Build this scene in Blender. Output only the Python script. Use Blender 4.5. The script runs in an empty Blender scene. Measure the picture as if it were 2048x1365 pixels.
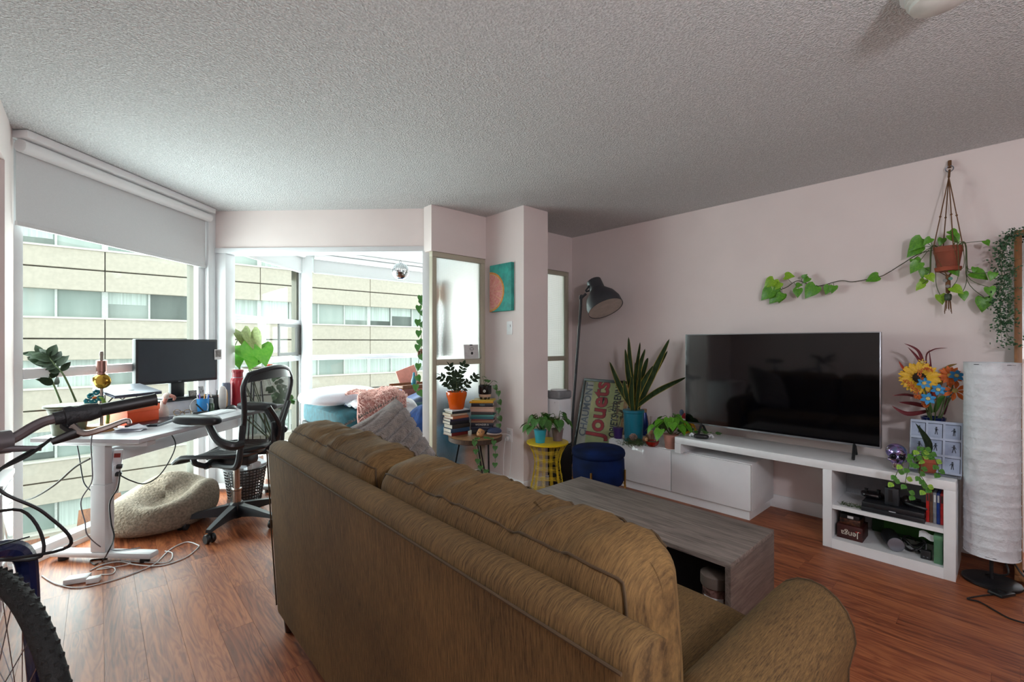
import bpy, bmesh, math, random
from mathutils import Vector, Matrix, Euler, Quaternion
random.seed(7)
# ------------------------------------------------------------------ camera, sky, light, exposure
scene = bpy.context.scene
COL = scene.collection
CAM_Z, FPX, HEAD = 1.28, 910.0, math.radians(42.33)
cam_d = bpy.data.cameras.new('camera'); cam = bpy.data.objects.new('camera', cam_d); COL.objects.link(cam)
cam.location = (0, 0, CAM_Z); cam.rotation_euler = (math.pi/2, 0, -HEAD)
cam_d.sensor_width = 36; cam_d.lens = FPX/2048*36; cam_d.shift_y = 3.5/2048
cam_d.clip_start = .02; cam_d.clip_end = 300
scene.camera = cam
scene.view_settings.view_transform = 'Standard'; scene.view_settings.look = 'None'
scene.view_settings.gamma = 1; scene.view_settings.use_curve_mapping = False
scene.view_settings.exposure = 0.62
scene.cycles.use_denoising = True
scene.cycles.max_bounces = 10; scene.cycles.diffuse_bounces = 5; scene.cycles.transparent_max_bounces = 24
scene.cycles.caustics_reflective = False; scene.cycles.caustics_refractive = False
scene.cycles.sample_clamp_indirect = 4
wd = bpy.data.worlds.new('overcast_sky'); scene.world = wd; wd.use_nodes = True
wbg = wd.node_tree.nodes['Background']; wbg.inputs[0].default_value = (.97, .985, 1, 1); wbg.inputs[1].default_value = 1.5
S45 = math.sqrt(.5)
def E(e1, e2, z=0):            # window-wall frame: e1 along the big window, e2 into the room
    return Vector(((e1+e2)*S45, (e1-e2)*S45, z))
def area(name, loc, direction, sx, sy, power, color=(.93, .97, 1)):
    l = bpy.data.lights.new(name, 'AREA'); l.shape = 'RECTANGLE'; l.size = sx; l.size_y = sy
    l.energy = power; l.color = color
    o = bpy.data.objects.new(name, l); COL.objects.link(o); o.location = loc
    o.rotation_euler = Vector(direction).to_track_quat('-Z', 'Y').to_euler(); return o
area('daylight_desk_window', E(3.15, -2.99, 1.05), (S45, -S45, -.02), 1.5, 1.8, 70)
area('daylight_sunroom_side', E(4.85, -2.99, 1.1), (S45, -S45, -.02), 1.5, 1.9, 62)
area('daylight_sunroom_end', (2.9, 6.08, 1.1), (0, -1, -.02), 1.9, 1.9, 100)

# ------------------------------------------------------------------ helpers
SH, CH = math.sin(HEAD), math.cos(HEAD)
def CD(x, d, z=0): return Vector((d*SH+x*CH, d*CH-x*SH, z))        # room point from sideways / forward distance
def ray(u, v):
    a = (u-1024)/FPX; return Vector((SH+a*CH, CH-a*SH, (686-v)/FPX))
def on_z(u, v, z): r = ray(u, v); t = (z-CAM_Z)/r.z; return Vector((r.x*t, r.y*t, z))
def on_x(u, v, X): r = ray(u, v); t = X/r.x; return Vector((X, r.y*t, CAM_Z+r.z*t))
def on_y(u, v, Y): r = ray(u, v); t = Y/r.y; return Vector((r.x*t, Y, CAM_Z+r.z*t))
def on_d(u, v, d): r = ray(u, v); return Vector((r.x*d, r.y*d, CAM_Z+r.z*d))
def on_e2(u, v, e2):
    r = ray(u, v); t = e2/((r.x-r.y)*S45); return Vector((r.x*t, r.y*t, CAM_Z+r.z*t))

def srgb(h):
    if not isinstance(h, str): return tuple(h)
    c = [int(h[i:i+2], 16)/255 for i in (1, 3, 5)]
    return tuple(x/12.92 if x <= .04045 else ((x+.055)/1.055)**2.4 for x in c)
MATS = {}
def mat(name, hexc, rough=.5, metal=0, var=.08, scale=18, bump=0, bscale=60, stretch=(1, 1, 1), hex2=None, spec=.5,
        trans=0, alpha=1, emit=0, sss=0, sheen=0, coat=0, ior=1.5, lo=.35, hi=.65, detail=4, world=False):
    if name in MATS: return MATS[name]
    m = bpy.data.materials.new(name); m.use_nodes = True; nt = m.node_tree; N = nt.nodes; L = nt.links
    p = N['Principled BSDF']
    c = srgb(hexc)
    c2 = srgb(hex2) if hex2 else tuple(max(0, x*(1-var*2)) for x in c)
    tc = N.new('ShaderNodeTexCoord'); mp = N.new('ShaderNodeMapping'); mp.inputs['Scale'].default_value = stretch
    if world:
        g = N.new('ShaderNodeNewGeometry'); L.new(g.outputs['Position'], mp.inputs[0])
    else: L.new(tc.outputs['Object'], mp.inputs[0])
    nz = N.new('ShaderNodeTexNoise'); nz.inputs['Scale'].default_value = scale; nz.inputs['Detail'].default_value = detail
    L.new(mp.outputs[0], nz.inputs['Vector'])
    cr = N.new('ShaderNodeValToRGB'); cr.color_ramp.elements[0].position = lo; cr.color_ramp.elements[1].position = hi
    cr.color_ramp.elements[0].color = (*c2, 1); cr.color_ramp.elements[1].color = (*c, 1)
    L.new(nz.outputs['Fac'], cr.inputs[0]); L.new(cr.outputs[0], p.inputs['Base Color'])
    p.inputs['Roughness'].default_value = rough; p.inputs['Metallic'].default_value = metal
    p.inputs['Specular IOR Level'].default_value = spec; p.inputs['IOR'].default_value = ior
    if trans: p.inputs['Transmission Weight'].default_value = trans
    if alpha < 1: p.inputs['Alpha'].default_value = alpha
    if sheen: p.inputs['Sheen Weight'].default_value = sheen
    if coat: p.inputs['Coat Weight'].default_value = coat; p.inputs['Coat Roughness'].default_value = .05
    if sss:
        p.inputs['Subsurface Weight'].default_value = sss; p.inputs['Subsurface Scale'].default_value = .02
    if emit:
        p.inputs['Emission Color'].default_value = (*c, 1); p.inputs['Emission Strength'].default_value = emit
    if bump:
        b = N.new('ShaderNodeBump'); b.inputs['Strength'].default_value = bump; b.inputs['Distance'].default_value = .01
        n2 = N.new('ShaderNodeTexNoise'); n2.inputs['Scale'].default_value = bscale; n2.inputs['Detail'].default_value = 3
        L.new(mp.outputs[0], n2.inputs['Vector']); L.new(n2.outputs['Fac'], b.inputs['Height']); L.new(b.outputs[0], p.inputs['Normal'])
    MATS[name] = m; return m
def pane_mat(name, hexc, clear=.9, rough=.0):
    if name in MATS: return MATS[name]
    m = bpy.data.materials.new(name); m.use_nodes = True; nt = m.node_tree; N = nt.nodes; L = nt.links
    N.remove(N['Principled BSDF'])
    t = N.new('ShaderNodeBsdfTransparent'); t.inputs[0].default_value = (*srgb(hexc), 1)
    g = N.new('ShaderNodeBsdfGlossy'); g.inputs['Roughness'].default_value = rough; g.inputs[0].default_value = (.9, .95, .95, 1)
    mx = N.new('ShaderNodeMixShader'); mx.inputs[0].default_value = .015; L.new(t.outputs[0], mx.inputs[1]); L.new(g.outputs[0], mx.inputs[2])
    L.new(mx.outputs[0], N['Material Output'].inputs[0]); MATS[name] = m; return m

def frame(o, y, up=(0, 0, 1)):          # matrix with local Y along y and local Z near up
    y = Vector(y).normalized(); z = Vector(up); x = y.cross(z)
    if x.length < 1e-5: x = y.cross(Vector((1, 0, 0)))
    x.normalize(); z = x.cross(y)
    m = Matrix((x, y, z)).transposed().to_4x4(); m.translation = Vector(o); return m
def smooth_path(pts, k=6):
    P = [Vector(p) for p in pts]
    if len(P) < 3: return P
    out = []
    for i in range(len(P)-1):
        p0, p1, p2, p3 = P[max(i-1, 0)], P[i], P[i+1], P[min(i+2, len(P)-1)]
        for j in range(k):
            t = j/k
            out.append(.5*((2*p1)+(p2-p0)*t+(2*p0-5*p1+4*p2-p3)*t*t+(3*p1-p0-3*p2+p3)*t**3))
    out.append(P[-1]); return out

class B:
    def __init__(s): s.bm = bmesh.new()
    def _add(s, vs, fs):
        V = [s.bm.verts.new(v) for v in vs]
        for f in fs:
            try: s.bm.faces.new([V[i] for i in f])
            except ValueError: pass
        return V
    def box(s, c, size, M=None, bev=0, seg=2, rz=0):
        r = bmesh.ops.create_cube(s.bm, size=1)
        X = Matrix.Translation(Vector(c)) @ Matrix.Rotation(rz, 4, 'Z') @ Matrix.Diagonal((*size, 1))
        if M is not None: X = M @ X
        bmesh.ops.transform(s.bm, matrix=X, verts=r['verts'])
        if bev:
            es = list({e for v in r['verts'] for e in v.link_edges})
            bmesh.ops.bevel(s.bm, geom=es, offset=bev, segments=seg, affect='EDGES', profile=.5)
        return s
    def b2(s, x0, x1, y0, y1, z0, z1, bev=0, seg=2, M=None):
        return s.box(((x0+x1)/2, (y0+y1)/2, (z0+z1)/2), (abs(x1-x0), abs(y1-y0), abs(z1-z0)), M, bev, seg)
    def tube(s, pts, r, n=8, closed=False, caps=True, k=0):
        P = smooth_path(pts, k) if k else [Vector(p) for p in pts]
        m = len(P); rs = r if isinstance(r, (list, tuple)) else None
        if rs and len(rs) != m: rs = [rs[min(len(rs)-1, int(i/(m-1)*(len(rs)-1)))]*(1-(i/(m-1)*(len(rs)-1))%1)+rs[min(len(rs)-1, int(i/(m-1)*(len(rs)-1))+1)]*((i/(m-1)*(len(rs)-1))%1) for i in range(m)]
        T = []
        for i in range(m):
            a = P[i-1] if (i or closed) else P[i]; b = P[(i+1) % m] if (i < m-1 or closed) else P[i]
            t = (b-a); T.append(t.normalized() if t.length > 1e-9 else Vector((0, 0, 1)))
        nrm = T[0].orthogonal().normalized(); vs = []
        for i in range(m):
            if i:
                q = T[i-1].rotation_difference(T[i]); nrm = (q @ nrm); nrm = (nrm-T[i]*nrm.dot(T[i])).normalized()
            bi = T[i].cross(nrm); rr = rs[i] if rs else r
            for j in range(n):
                an = 2*math.pi*j/n; vs.append(P[i]+nrm*math.cos(an)*rr+bi*math.sin(an)*rr)
        fs = []
        for i in range(m if closed else m-1):
            for j in range(n):
                a, b = i*n+j, i*n+(j+1) % n; c, d = ((i+1) % m)*n+(j+1) % n, ((i+1) % m)*n+j
                fs.append((a, b, c, d))
        if caps and not closed: fs += [tuple(range(n-1, -1, -1)), tuple(range((m-1)*n, m*n))]
        s._add(vs, fs); return s
    def cyl(s, p0, p1, r0, r1=None, n=16, caps=True):
        return s.tube([p0, p1], [r0, r0 if r1 is None else r1], n, caps=caps)
    def lathe(s, prof, n=24, M=None, c=(0, 0, 0), wob=None):
        vs = []; c = Vector(c)
        for i, (r, z) in enumerate(prof):
            for j in range(n):
                a = 2*math.pi*j/n; rr = r*(wob(a, z) if wob else 1); p = c+Vector((rr*math.cos(a), rr*math.sin(a), z)); vs.append(M @ p if M is not None else p)
        fs = [(i*n+j, i*n+(j+1) % n, (i+1)*n+(j+1) % n, (i+1)*n+j) for i in range(len(prof)-1) for j in range(n)]
        if prof[0][0] > 1e-6: fs.append(tuple(range(n-1, -1, -1)))
        if prof[-1][0] > 1e-6: fs.append(tuple(range((len(prof)-1)*n, len(prof)*n)))
        V = s._add(vs, fs); bmesh.ops.remove_doubles(s.bm, verts=V, dist=1e-6); return s
    def sph(s, c, r, n=16, m=10, M=None):
        r = (r, r, r) if not isinstance(r, (tuple, list)) else r
        X = Matrix.Translation(Vector(c)) @ (M if M is not None else Matrix()) @ Matrix.Diagonal((*r, 1))
        return s.lathe([(math.sin(math.pi*i/m), -math.cos(math.pi*i/m)) for i in range(m+1)], n, M=X)
    def prism(s, pts, z0, z1, M=None, bev=0):
        n = len(pts); vs = [Vector((x, y, z0)) for x, y in pts]+[Vector((x, y, z1)) for x, y in pts]
        if M is not None: vs = [M @ v for v in vs]
        fs = [tuple(range(n-1, -1, -1)), tuple(range(n, 2*n))]+[(i, (i+1) % n, n+(i+1) % n, n+i) for i in range(n)]
        V = s._add(vs, fs)
        if bev: bmesh.ops.bevel(s.bm, geom=list({e for v in V for e in v.link_edges}), offset=bev, segments=2, affect='EDGES', profile=.5)
        return s
    def grid(s, fn, nu, nv, cu=False, cv=False, thick=0):
        vs = [Vector(fn(i/(nu if cu else nu-1), j/(nv if cv else nv-1))) for i in range(nu) for j in range(nv)]
        fs = [(i*nv+j, ((i+1) % nu)*nv+j, ((i+1) % nu)*nv+(j+1) % nv, i*nv+(j+1) % nv)
              for i in range(nu if cu else nu-1) for j in range(nv if cv else nv-1)]
        V = s._add(vs, fs)
        if thick:
            F = list({f for v in V for f in v.link_faces}); bmesh.ops.recalc_face_normals(s.bm, faces=F)
            bmesh.ops.solidify(s.bm, geom=F, thickness=thick)
        return s
    def pillow(s, c, size, M=None, n=12, e=.35, puff=.0, pinch=0.0, rough=0, seed=0):
        # rounded cushion: superquadric box with puffed faces
        rnd = random.Random(seed); bm = bmesh.new(); bmesh.ops.create_cube(bm, size=2)
        bmesh.ops.subdivide_edges(bm, edges=bm.edges[:], cuts=n-1, use_grid_fill=True)
        ph = [rnd.uniform(0, 6.28) for _ in range(9)]
        for v in bm.verts:
            x, y, z = v.co
            k = 1/max(abs(x), abs(y), abs(z))
            q = (abs(x)**(2/e)+abs(y)**(2/e)+abs(z)**(2/e))**(e/2)
            p = Vector((x, y, z))/max(q, 1e-6)
            f = [1-abs(t)**2 for t in (x, y, z)]
            p.x *= 1+puff*f[1]*f[2]; p.y *= 1+puff*.5*f[0]*f[2]; p.z *= 1+puff*f[0]*f[1]
            if pinch: p.x *= 1-pinch*(abs(y)**3*abs(z)**3)
            if rough:
                w = (math.sin(5*p.y+ph[0])*math.sin(4*p.z+ph[1])+.6*math.sin(11*p.y+ph[2]+3*p.z)*math.sin(7*p.x+ph[3])+.4*math.sin(17*p.y+6*p.z+ph[4]))
                p *= 1+rough*w
            v.co = p
        X = Matrix.Translation(Vector(c)) @ Matrix.Diagonal((size[0]/2, size[1]/2, size[2]/2, 1))
        if M is not None: X = M @ X
        bm.verts.index_update()
        s._add([X @ v.co for v in bm.verts], [[v.index for v in f.verts] for f in bm.faces]); bm.free(); return s
    def cushion(s, size, M, n=26, r=.35, puff=.1, wr=.01, seed=0, seams=()):
        # box cushion: rounded box whose faces swell, with wrinkles gathered along the seams; returns seam paths
        rnd = random.Random(seed); ph = [rnd.uniform(0, 6.28) for _ in range(8)]; a, b, c = size[0]/2, size[1]/2, size[2]/2
        def f(x, y, z):
            rr = r*a; q = Vector((x*a, y*b, z*c)); i = Vector([max(-h+rr, min(h-rr, t)) for t, h in zip(q, (a, b, c))]); d = q-i
            p = i+(d.normalized()*rr if d.length > 1e-9 else d)
            fx, fy, fz = 1-x*x, 1-y**4, 1-z*z
            p.x += (1 if x > 0 else -1)*abs(x)*puff*a*fy*fz; p.z += (1 if z > 0 else -1)*abs(z)*.10*a*fy*(.3+.7*fx)
            w = math.sin(23*y+ph[0]+2*x)*math.sin(3*y+ph[1])+.6*math.sin(41*y+ph[2]+3*x)+.5*math.sin(9*y+ph[3]+4*z)
            edge = max(abs(z)**6, abs(y)**8); p.z += wr*w*abs(z)**3*fy; p.x += wr*.8*w*edge*(1 if x > 0 else -1)*.7
            return p
        bm = bmesh.new(); bmesh.ops.create_cube(bm, size=2); bmesh.ops.subdivide_edges(bm, edges=bm.edges[:], cuts=n-1, use_grid_fill=True); bm.verts.index_update()
        s._add([M @ f(*v.co) for v in bm.verts], [[v.index for v in g.verts] for g in bm.faces]); bm.free()
        return [[M @ (f(*p)*1.004) for p in sm] for sm in seams]
    def mesh(s, name):
        bmesh.ops.recalc_face_normals(s.bm, faces=s.bm.faces)
        me = bpy.data.meshes.new(name); s.bm.to_mesh(me); s.bm.free(); return me
    def out(s, name, m, parent=None, loc=(0, 0, 0), rz=0, smooth=35, M=None):
        me = s.mesh(name); return put(name, me, m, parent, loc, rz, smooth, M)
def put(name, me, m, parent=None, loc=(0, 0, 0), rz=0, smooth=35, M=None):
    ms = m if isinstance(m, (list, tuple)) else [m]
    if not me.materials:
        for x in ms: me.materials.append(x)
    if smooth:
        me.polygons.foreach_set('use_smooth', [True]*len(me.polygons)); me.set_sharp_from_angle(angle=math.radians(smooth))
    o = bpy.data.objects.new(name, me); COL.objects.link(o)
    if M is not None: o.matrix_local = M
    else: o.location = loc; o.rotation_euler = (0, 0, rz)
    if parent: o.parent = parent
    return o
def inst(name, me, parent, M, m=None):
    o = bpy.data.objects.new(name, me); COL.objects.link(o)
    if parent: o.parent = parent
    o.matrix_local = M
    return o
def tag(o, label, cat, group=None):
    o['label'] = label; o['category'] = cat
    if group: o['group'] = group
    return o
def thing(name, label, cat, loc=(0, 0, 0), rz=0, group=None):
    o = bpy.data.objects.new(name, None); COL.objects.link(o); o.empty_display_size = .1
    o.location = loc; o.rotation_euler = (0, 0, rz); return tag(o, label, cat, group)
def struct(o, label=None):
    o['kind'] = 'structure'
    if label: o['label'] = label
    return o
def textmesh(body, size, depth=.0005, align='CENTER', sx=1, bold=0):
    c = bpy.data.curves.new('lettering', 'FONT'); c.body = body; c.size = size; c.extrude = depth; c.offset = bold*size; c.align_x = align; c.align_y = 'CENTER'
    c.resolution_u = 3
    t = bpy.data.objects.new('lettering_tmp', c); COL.objects.link(t)
    bpy.context.view_layer.update()
    me = bpy.data.meshes.new_from_object(t.evaluated_get(bpy.context.evaluated_depsgraph_get()))
    bpy.data.objects.remove(t); bpy.data.curves.remove(c); me.name = 'lettering'
    if sx != 1: me.transform(Matrix.Diagonal((sx, 1, 1, 1)))
    return me
def text(body, size, m, parent, M, depth=.0005, sx=1, align='CENTER', name='lettering', bold=0):
    return put(name, textmesh(body, size, depth, align, sx, bold), m, parent, smooth=0, M=M)

# leaves -----------------------------------------------------------
def leaf_mesh(kind, m, n=7, bend=.25, fold=.25):
    vs, fs = [], []
    for i in range(n+1):
        t = i/n
        if kind == 'heart': w = .46*math.sin(math.pi*min(1, (t+.10)/1.10)**.62)*(1-.12*t) if t < 1 else 0
        elif kind == 'oval': w = .27*math.sin(math.pi*t**.85)
        elif kind == 'lance': w = .13*math.sin(math.pi*t**.8)
        elif kind == 'sword': w = .055*(1-.25*abs(t-.4))*(1 if t < .75 else max(0, (1-t)/.25)**.7)
        elif kind == 'petal': w = .26*math.sin(math.pi*min(1, t**1.3*.94+.06))
        elif kind == 'round': w = .42*math.sin(math.pi*t**.9)
        y = t; z = -bend*t*t
        if kind == 'heart' and i == 0: y = .0
        yo = -.10 if kind == 'heart' and i < 2 else 0
        vs += [(-w, y+yo, z+fold*w), (0, y, z), (w, y+yo, z+fold*w)]
    for i in range(n):
        a = i*3; fs += [(a, a+1, a+4, a+3), (a+1, a+2, a+5, a+4)]
    me = bpy.data.meshes.new('leaf'); me.from_pydata(vs, [], fs); me.update()
    me.polygons.foreach_set('use_smooth', [True]*len(me.polygons)); me.materials.append(m); return me
def leaf(parent, me, base, tip, up=(0, 0, 1), wid=1, name='leaf'):
    base = Vector(base); v = Vector(tip)-base; L = v.length
    return inst(name, me, parent, frame(base, v, up) @ Matrix.Diagonal((L*wid, L, L, 1)))
# ------------------------------------------------------------------ setting
H = 2.45
m_wall = mat('pink_wall_paint', '#e4d8d5', .85, var=.02, scale=3, bump=.04, bscale=220, world=True)
m_white = mat('white_paint', '#e9e9ea', .45, var=.015, scale=5)
m_alu = mat('white_aluminium', '#dfe1e3', .35, var=.02, scale=8)
m_beige = mat('beige_aluminium', '#b9b3a0', .4, var=.03, scale=8)
m_dark = mat('dark_bronze_aluminium', '#3d3828', .4, var=.05)
m_blk = mat('black_plastic', '#16171a', .45, var=.1)
m_blkm = mat('black_metal', '#1a1a1c', .35, metal=.6)
m_glass = pane_mat('window_glass', '#f3faf7')
# popcorn ceiling
def ceiling_mat():
    m = bpy.data.materials.new('popcorn_ceiling'); m.use_nodes = True; nt = m.node_tree; N = nt.nodes; L = nt.links; p = N['Principled BSDF']
    g = N.new('ShaderNodeNewGeometry'); v = N.new('ShaderNodeTexNoise'); v.inputs['Scale'].default_value = 115; v.inputs['Detail'].default_value = 3
    L.new(g.outputs['Position'], v.inputs['Vector'])
    cr = N.new('ShaderNodeValToRGB'); cr.color_ramp.elements[0].position = .42; cr.color_ramp.elements[1].position = .64
    cr.color_ramp.elements[0].color = (.66, .665, .67, 1); cr.color_ramp.elements[1].color = (.83, .835, .84, 1)
    L.new(v.outputs['Fac'], cr.inputs[0]); L.new(cr.outputs[0], p.inputs['Base Color'])
    b = N.new('ShaderNodeBump'); b.inputs['Strength'].default_value = 1; b.inputs['Distance'].default_value = .018
    L.new(v.outputs['Fac'], b.inputs['Height']); L.new(b.outputs[0], p.inputs['Normal']); p.inputs['Roughness'].default_value = .95
    p.inputs['Specular IOR Level'].default_value = .1
    return m
m_ceil = ceiling_mat()
# laminate: colour per strip from object info, grain along the strip
def laminate_mat():
    m = bpy.data.materials.new('laminate_floor'); m.use_nodes = True; nt = m.node_tree; N = nt.nodes; L = nt.links; p = N['Principled BSDF']
    g = N.new('ShaderNodeNewGeometry'); oi = N.new('ShaderNodeObjectInfo')
    ad = N.new('ShaderNodeVectorMath'); ad.operation = 'MULTIPLY_ADD'
    cb = N.new('ShaderNodeCombineXYZ'); L.new(oi.outputs['Random'], cb.inputs[0]); L.new(oi.outputs['Random'], cb.inputs[2])
    L.new(cb.outputs[0], ad.inputs[0]); ad.inputs[1].default_value = (37, 11, 23); L.new(g.outputs['Position'], ad.inputs[2])
    mp = N.new('ShaderNodeMapping'); mp.inputs['Scale'].default_value = (34, 2.2, 1); L.new(ad.outputs[0], mp.inputs[0])
    n1 = N.new('ShaderNodeTexNoise'); n1.inputs['Scale'].default_value = 1; n1.inputs['Detail'].default_value = 6; n1.inputs['Distortion'].default_value = 1.4
    L.new(mp.outputs[0], n1.inputs['Vector'])
    mp2 = N.new('ShaderNodeMapping'); mp2.inputs['Scale'].default_value = (7, .8, 1); L.new(ad.outputs[0], mp2.inputs[0])
    w = N.new('ShaderNodeTexNoise'); w.inputs['Scale'].default_value = 1.2; w.inputs['Detail'].default_value = 3; w.inputs['Distortion'].default_value = 2; L.new(mp2.outputs[0], w.inputs['Vector'])
    sn = N.new('ShaderNodeMath'); sn.operation = 'MULTIPLY'; sn.inputs[1].default_value = 60; L.new(w.outputs['Fac'], sn.inputs[0])
    si = N.new('ShaderNodeMath'); si.operation = 'SINE'; L.new(sn.outputs[0], si.inputs[0])
    mm = N.new('ShaderNodeMath'); mm.operation = 'MULTIPLY_ADD'; mm.inputs[1].default_value = .10; L.new(si.outputs[0], mm.inputs[0]); L.new(n1.outputs['Fac'], mm.inputs[2])
    ra = N.new('ShaderNodeMath'); ra.operation = 'MULTIPLY_ADD'; ra.inputs[1].default_value = .22; L.new(oi.outputs['Random'], ra.inputs[0]); L.new(mm.outputs[0], ra.inputs[2])
    cr = N.new('ShaderNodeValToRGB'); e = cr.color_ramp.elements; e[0].position = .3; e[1].position = .85
    e[0].color = (*srgb('#5a2c1a'), 1); e[1].color = (*srgb('#a8663f'), 1)
    x = e.new(.55); x.color = (*srgb('#85482c'), 1)
    L.new(ra.outputs[0], cr.inputs[0]); L.new(cr.outputs[0], p.inputs['Base Color'])
    p.inputs['Roughness'].default_value = .42; p.inputs['Specular IOR Level'].default_value = .32
    b = N.new('ShaderNodeBump'); b.inputs['Strength'].default_value = .08; b.inputs['Distance'].default_value = .004; L.new(n1.outputs['Fac'], b.inputs['Height']); L.new(b.outputs[0], p.inputs['Normal'])
    return m
m_lam = laminate_mat()
m_sub = mat('floor_underlay', '#3a2013', .8)
OUTLINE = [(-1.4, -1.6), (4.05, -1.6), (4.05, 6.06), (1.86, 6.06), (-.47, 3.735), (-1.4, 3.735)]
floor = struct(B().prism(OUTLINE, -.12, -.010).out('floor', m_sub, smooth=0), 'reddish brown wood laminate floor')
# strips run along Y; only those inside the room outline are laid
pl = B().b2(-.5, .5, 0, 1, -.010, 0).mesh('plank'); pl.materials.append(m_lam)
rp = random.Random(3); PW = .127; npl = 0; rest = B()
def inroom(x, y): return -1.25 < x < 3.92 and y < 3.30 or (x-y)*S45 > -2.90 and y < 5.98 and x < 3.92
i = 0; x = -1.25+PW/2; planks = []
while x < 3.92:
    y = -1.55+rp.uniform(-.9, 0)
    while y < 5.98:
        L_ = rp.uniform(.75, 1.15); y0 = max(y, -1.55); y1 = min(y+L_, 5.97)
        if y1-y0 > .02 and (inroom(x, y0) or inroom(x, y1)):
            c = Vector((x, (y0+y1)/2)); dep = c.x*SH+c.y*CH; lat = abs(c.x*CH-c.y*SH)
            vis = dep > .45 and lat < dep*1.35+.3 and not (.75 < x < 1.4 and .4 < y0 and y1 < 2.2) and y0 < 5
            planks.append((vis, dep, x, y0, y1))
        y += L_
    x += PW
planks.sort(key=lambda t: (not t[0], t[1]))
for k, (vis, dep, x, y0, y1) in enumerate(planks):
    if vis and k < 298:
        inst('plank', pl, floor, Matrix.Translation((x, y0, 0)) @ Matrix.Diagonal((PW-.0008, y1-y0-.0008, 1, 1)))
    else: rest.b2(x-PW/2+.0004, x+PW/2-.0004, y0, y1-.0008, -.010, 0)
o = rest.out('remaining_planks', m_lam, floor, smooth=0); o['kind'] = 'stuff'

def wall(name, boxes, m=m_wall, label=None):
    b = B()
    for bx in boxes: b.b2(*bx)
    return struct(b.out(name, m, smooth=0), label)
struct(B().prism(OUTLINE, H, H+.1).out('ceiling', m_ceil, smooth=0), 'white popcorn textured ceiling')
wall('wall_right', [(3.91, 4.05, -1.6, 6.1, 0, H)], label='long pale pink wall behind the television')
wall('wall_rear', [(-1.4, 4.05, -1.75, -1.6, 0, H)], label='pale pink wall behind the viewer')
wall('wall_back', [(2.085, 2.676, 3.30, 3.42, 2.06, H), (2.974, 3.91, 3.30, 3.42, 2.06, H), (3.86, 3.91, 3.30, 3.42, 0, 2.06)], label='pink wall strip above the frosted panels')
wall('wall_pillar', [(2.676, 2.974, 2.79, 3.42, 0, H)], label='pale pink square pillar with the orange slice canvas')
wall('wall_left', [(-.55, -.345, 3.41, 3.735, 0, H), (-.55, -.345, -1.6, 3.41, 2.2, H), (-1.4, -1.25, -1.6, 3.41, 0, H), (-1.4, -.55, 3.41, 3.56, 0, H)], label='pink wall with the hall opening beside the big window')
# diagonal header (e1 = 3.95 plane) with the white track under it
hd = B(); MH = Matrix.Rotation(-math.pi/4, 4, 'Z')      # local y -> e1, local x -> e2
hd.b2(-2.90, -.86, 3.92, 4.04, 2.12, H, M=MH)
struct(hd.out('wall_header', m_wall, smooth=0), 'pink header over the sunroom opening')
tr = B(); tr.b2(-2.84, -.88, 3.905, 4.05, 2.075, 2.12, M=MH, bev=.004); struct(tr.out('trim_1', m_alu), 'white track along the header')
tr = B(); tr.b2(-.955, -.875, 3.885, 4.06, 0, 2.075, M=MH, bev=.004); tr.b2(-.875, -.86, 3.90, 4.05, 0, 2.075, M=MH)
struct(tr.out('trim_2', m_alu), 'white post at the end of the frosted panel')
tr = B(); tr.b2(-2.90, -2.73, 3.92, 4.05, 0, 2.075, M=MH, bev=.004); tr.b2(-2.90, -2.82, 3.83, 3.92, 0, H, M=MH, bev=.003); tr.b2(-2.90, -2.86, 3.76, 3.83, .06, 2.0, M=MH, bev=.002)
struct(tr.out('trim_3', m_alu), 'white corner post between the windows')

def window(name, label, M, x0, x1, z0, z1, fr, bars, verts=(), m=m_alu, pm=m_glass, dep=.07, dark_x=None):
    # local x along the wall, y outwards, z up; bars = list of (z centre, thickness)
    r = bpy.data.objects.new(name, None); COL.objects.link(r); r.matrix_local = M; struct(r, label)
    b = B(); b.b2(x0, x1, 0, dep, z0, z0+fr, bev=.004); b.b2(x0, x1, 0, dep, z1-fr, z1, bev=.004)
    b.b2(x0, x0+fr, 0, dep, z0+fr, z1-fr, bev=.004); b.b2(x1-fr, x1, 0, dep, z0+fr, z1-fr, bev=.004); b.out('frame', m, r)
    for z, t in bars: B().b2(x0+fr, x1-fr, -.004, dep+.004, z-t/2, z+t/2, bev=.004).out('rail', m, r)
    for x, t, a, c in verts: B().b2(x-t/2, x+t/2, 0, dep, a, c, bev=.004).out('mullion', m, r)
    zs = [z0+fr]+[q for z, t in bars for q in (z-t/2, z+t/2)]+[z1-fr]
    for a, c in zip(zs[::2], zs[1::2]):
        xs = [x0+fr]
        for x, t, va, vc in verts:
            if va <= a+.01 and vc >= c-.01: xs += [x-t/2, x+t/2]
        xs.append(x1-fr)
        for p, q in zip(xs[::2], xs[1::2]): B().b2(p, q, dep*.5-.003, dep*.5+.003, a, c).out('pane', pm, r)
    if dark_x: 
        B().b2(dark_x-.022, dark_x+.022, dep*.2, dep*1.1, z0+fr, z1-fr).out('gasket', m_dark, r)
    return r
MW = MH @ Matrix.Translation((-2.89, 0, 0)) @ Matrix.Rotation(math.pi/2, 4, 'Z')   # local x = e1, local y = -e2 (outwards)
window('window_1', 'big window beside the desk, floor to roller blind', MW, 2.40, 3.86, .03, 2.43, .05, [(1.10, .06)], dark_x=3.79)
window('window_2', 'sunroom side window with an open sliding sash', MW, 4.06, 5.56, .03, 2.43, .05, [(1.09, .06), (1.53, .055)], verts=[(4.78, .04, 1.09, 1.53)], dark_x=5.48)
MY = Matrix.Translation((0, 5.96, 0))
window('window_3', 'sunroom end window facing the office block', MY, 1.93, 3.90, .03, 2.43, .05, [(1.09, .06)])
w2 = bpy.data.objects['window_2']
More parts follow.
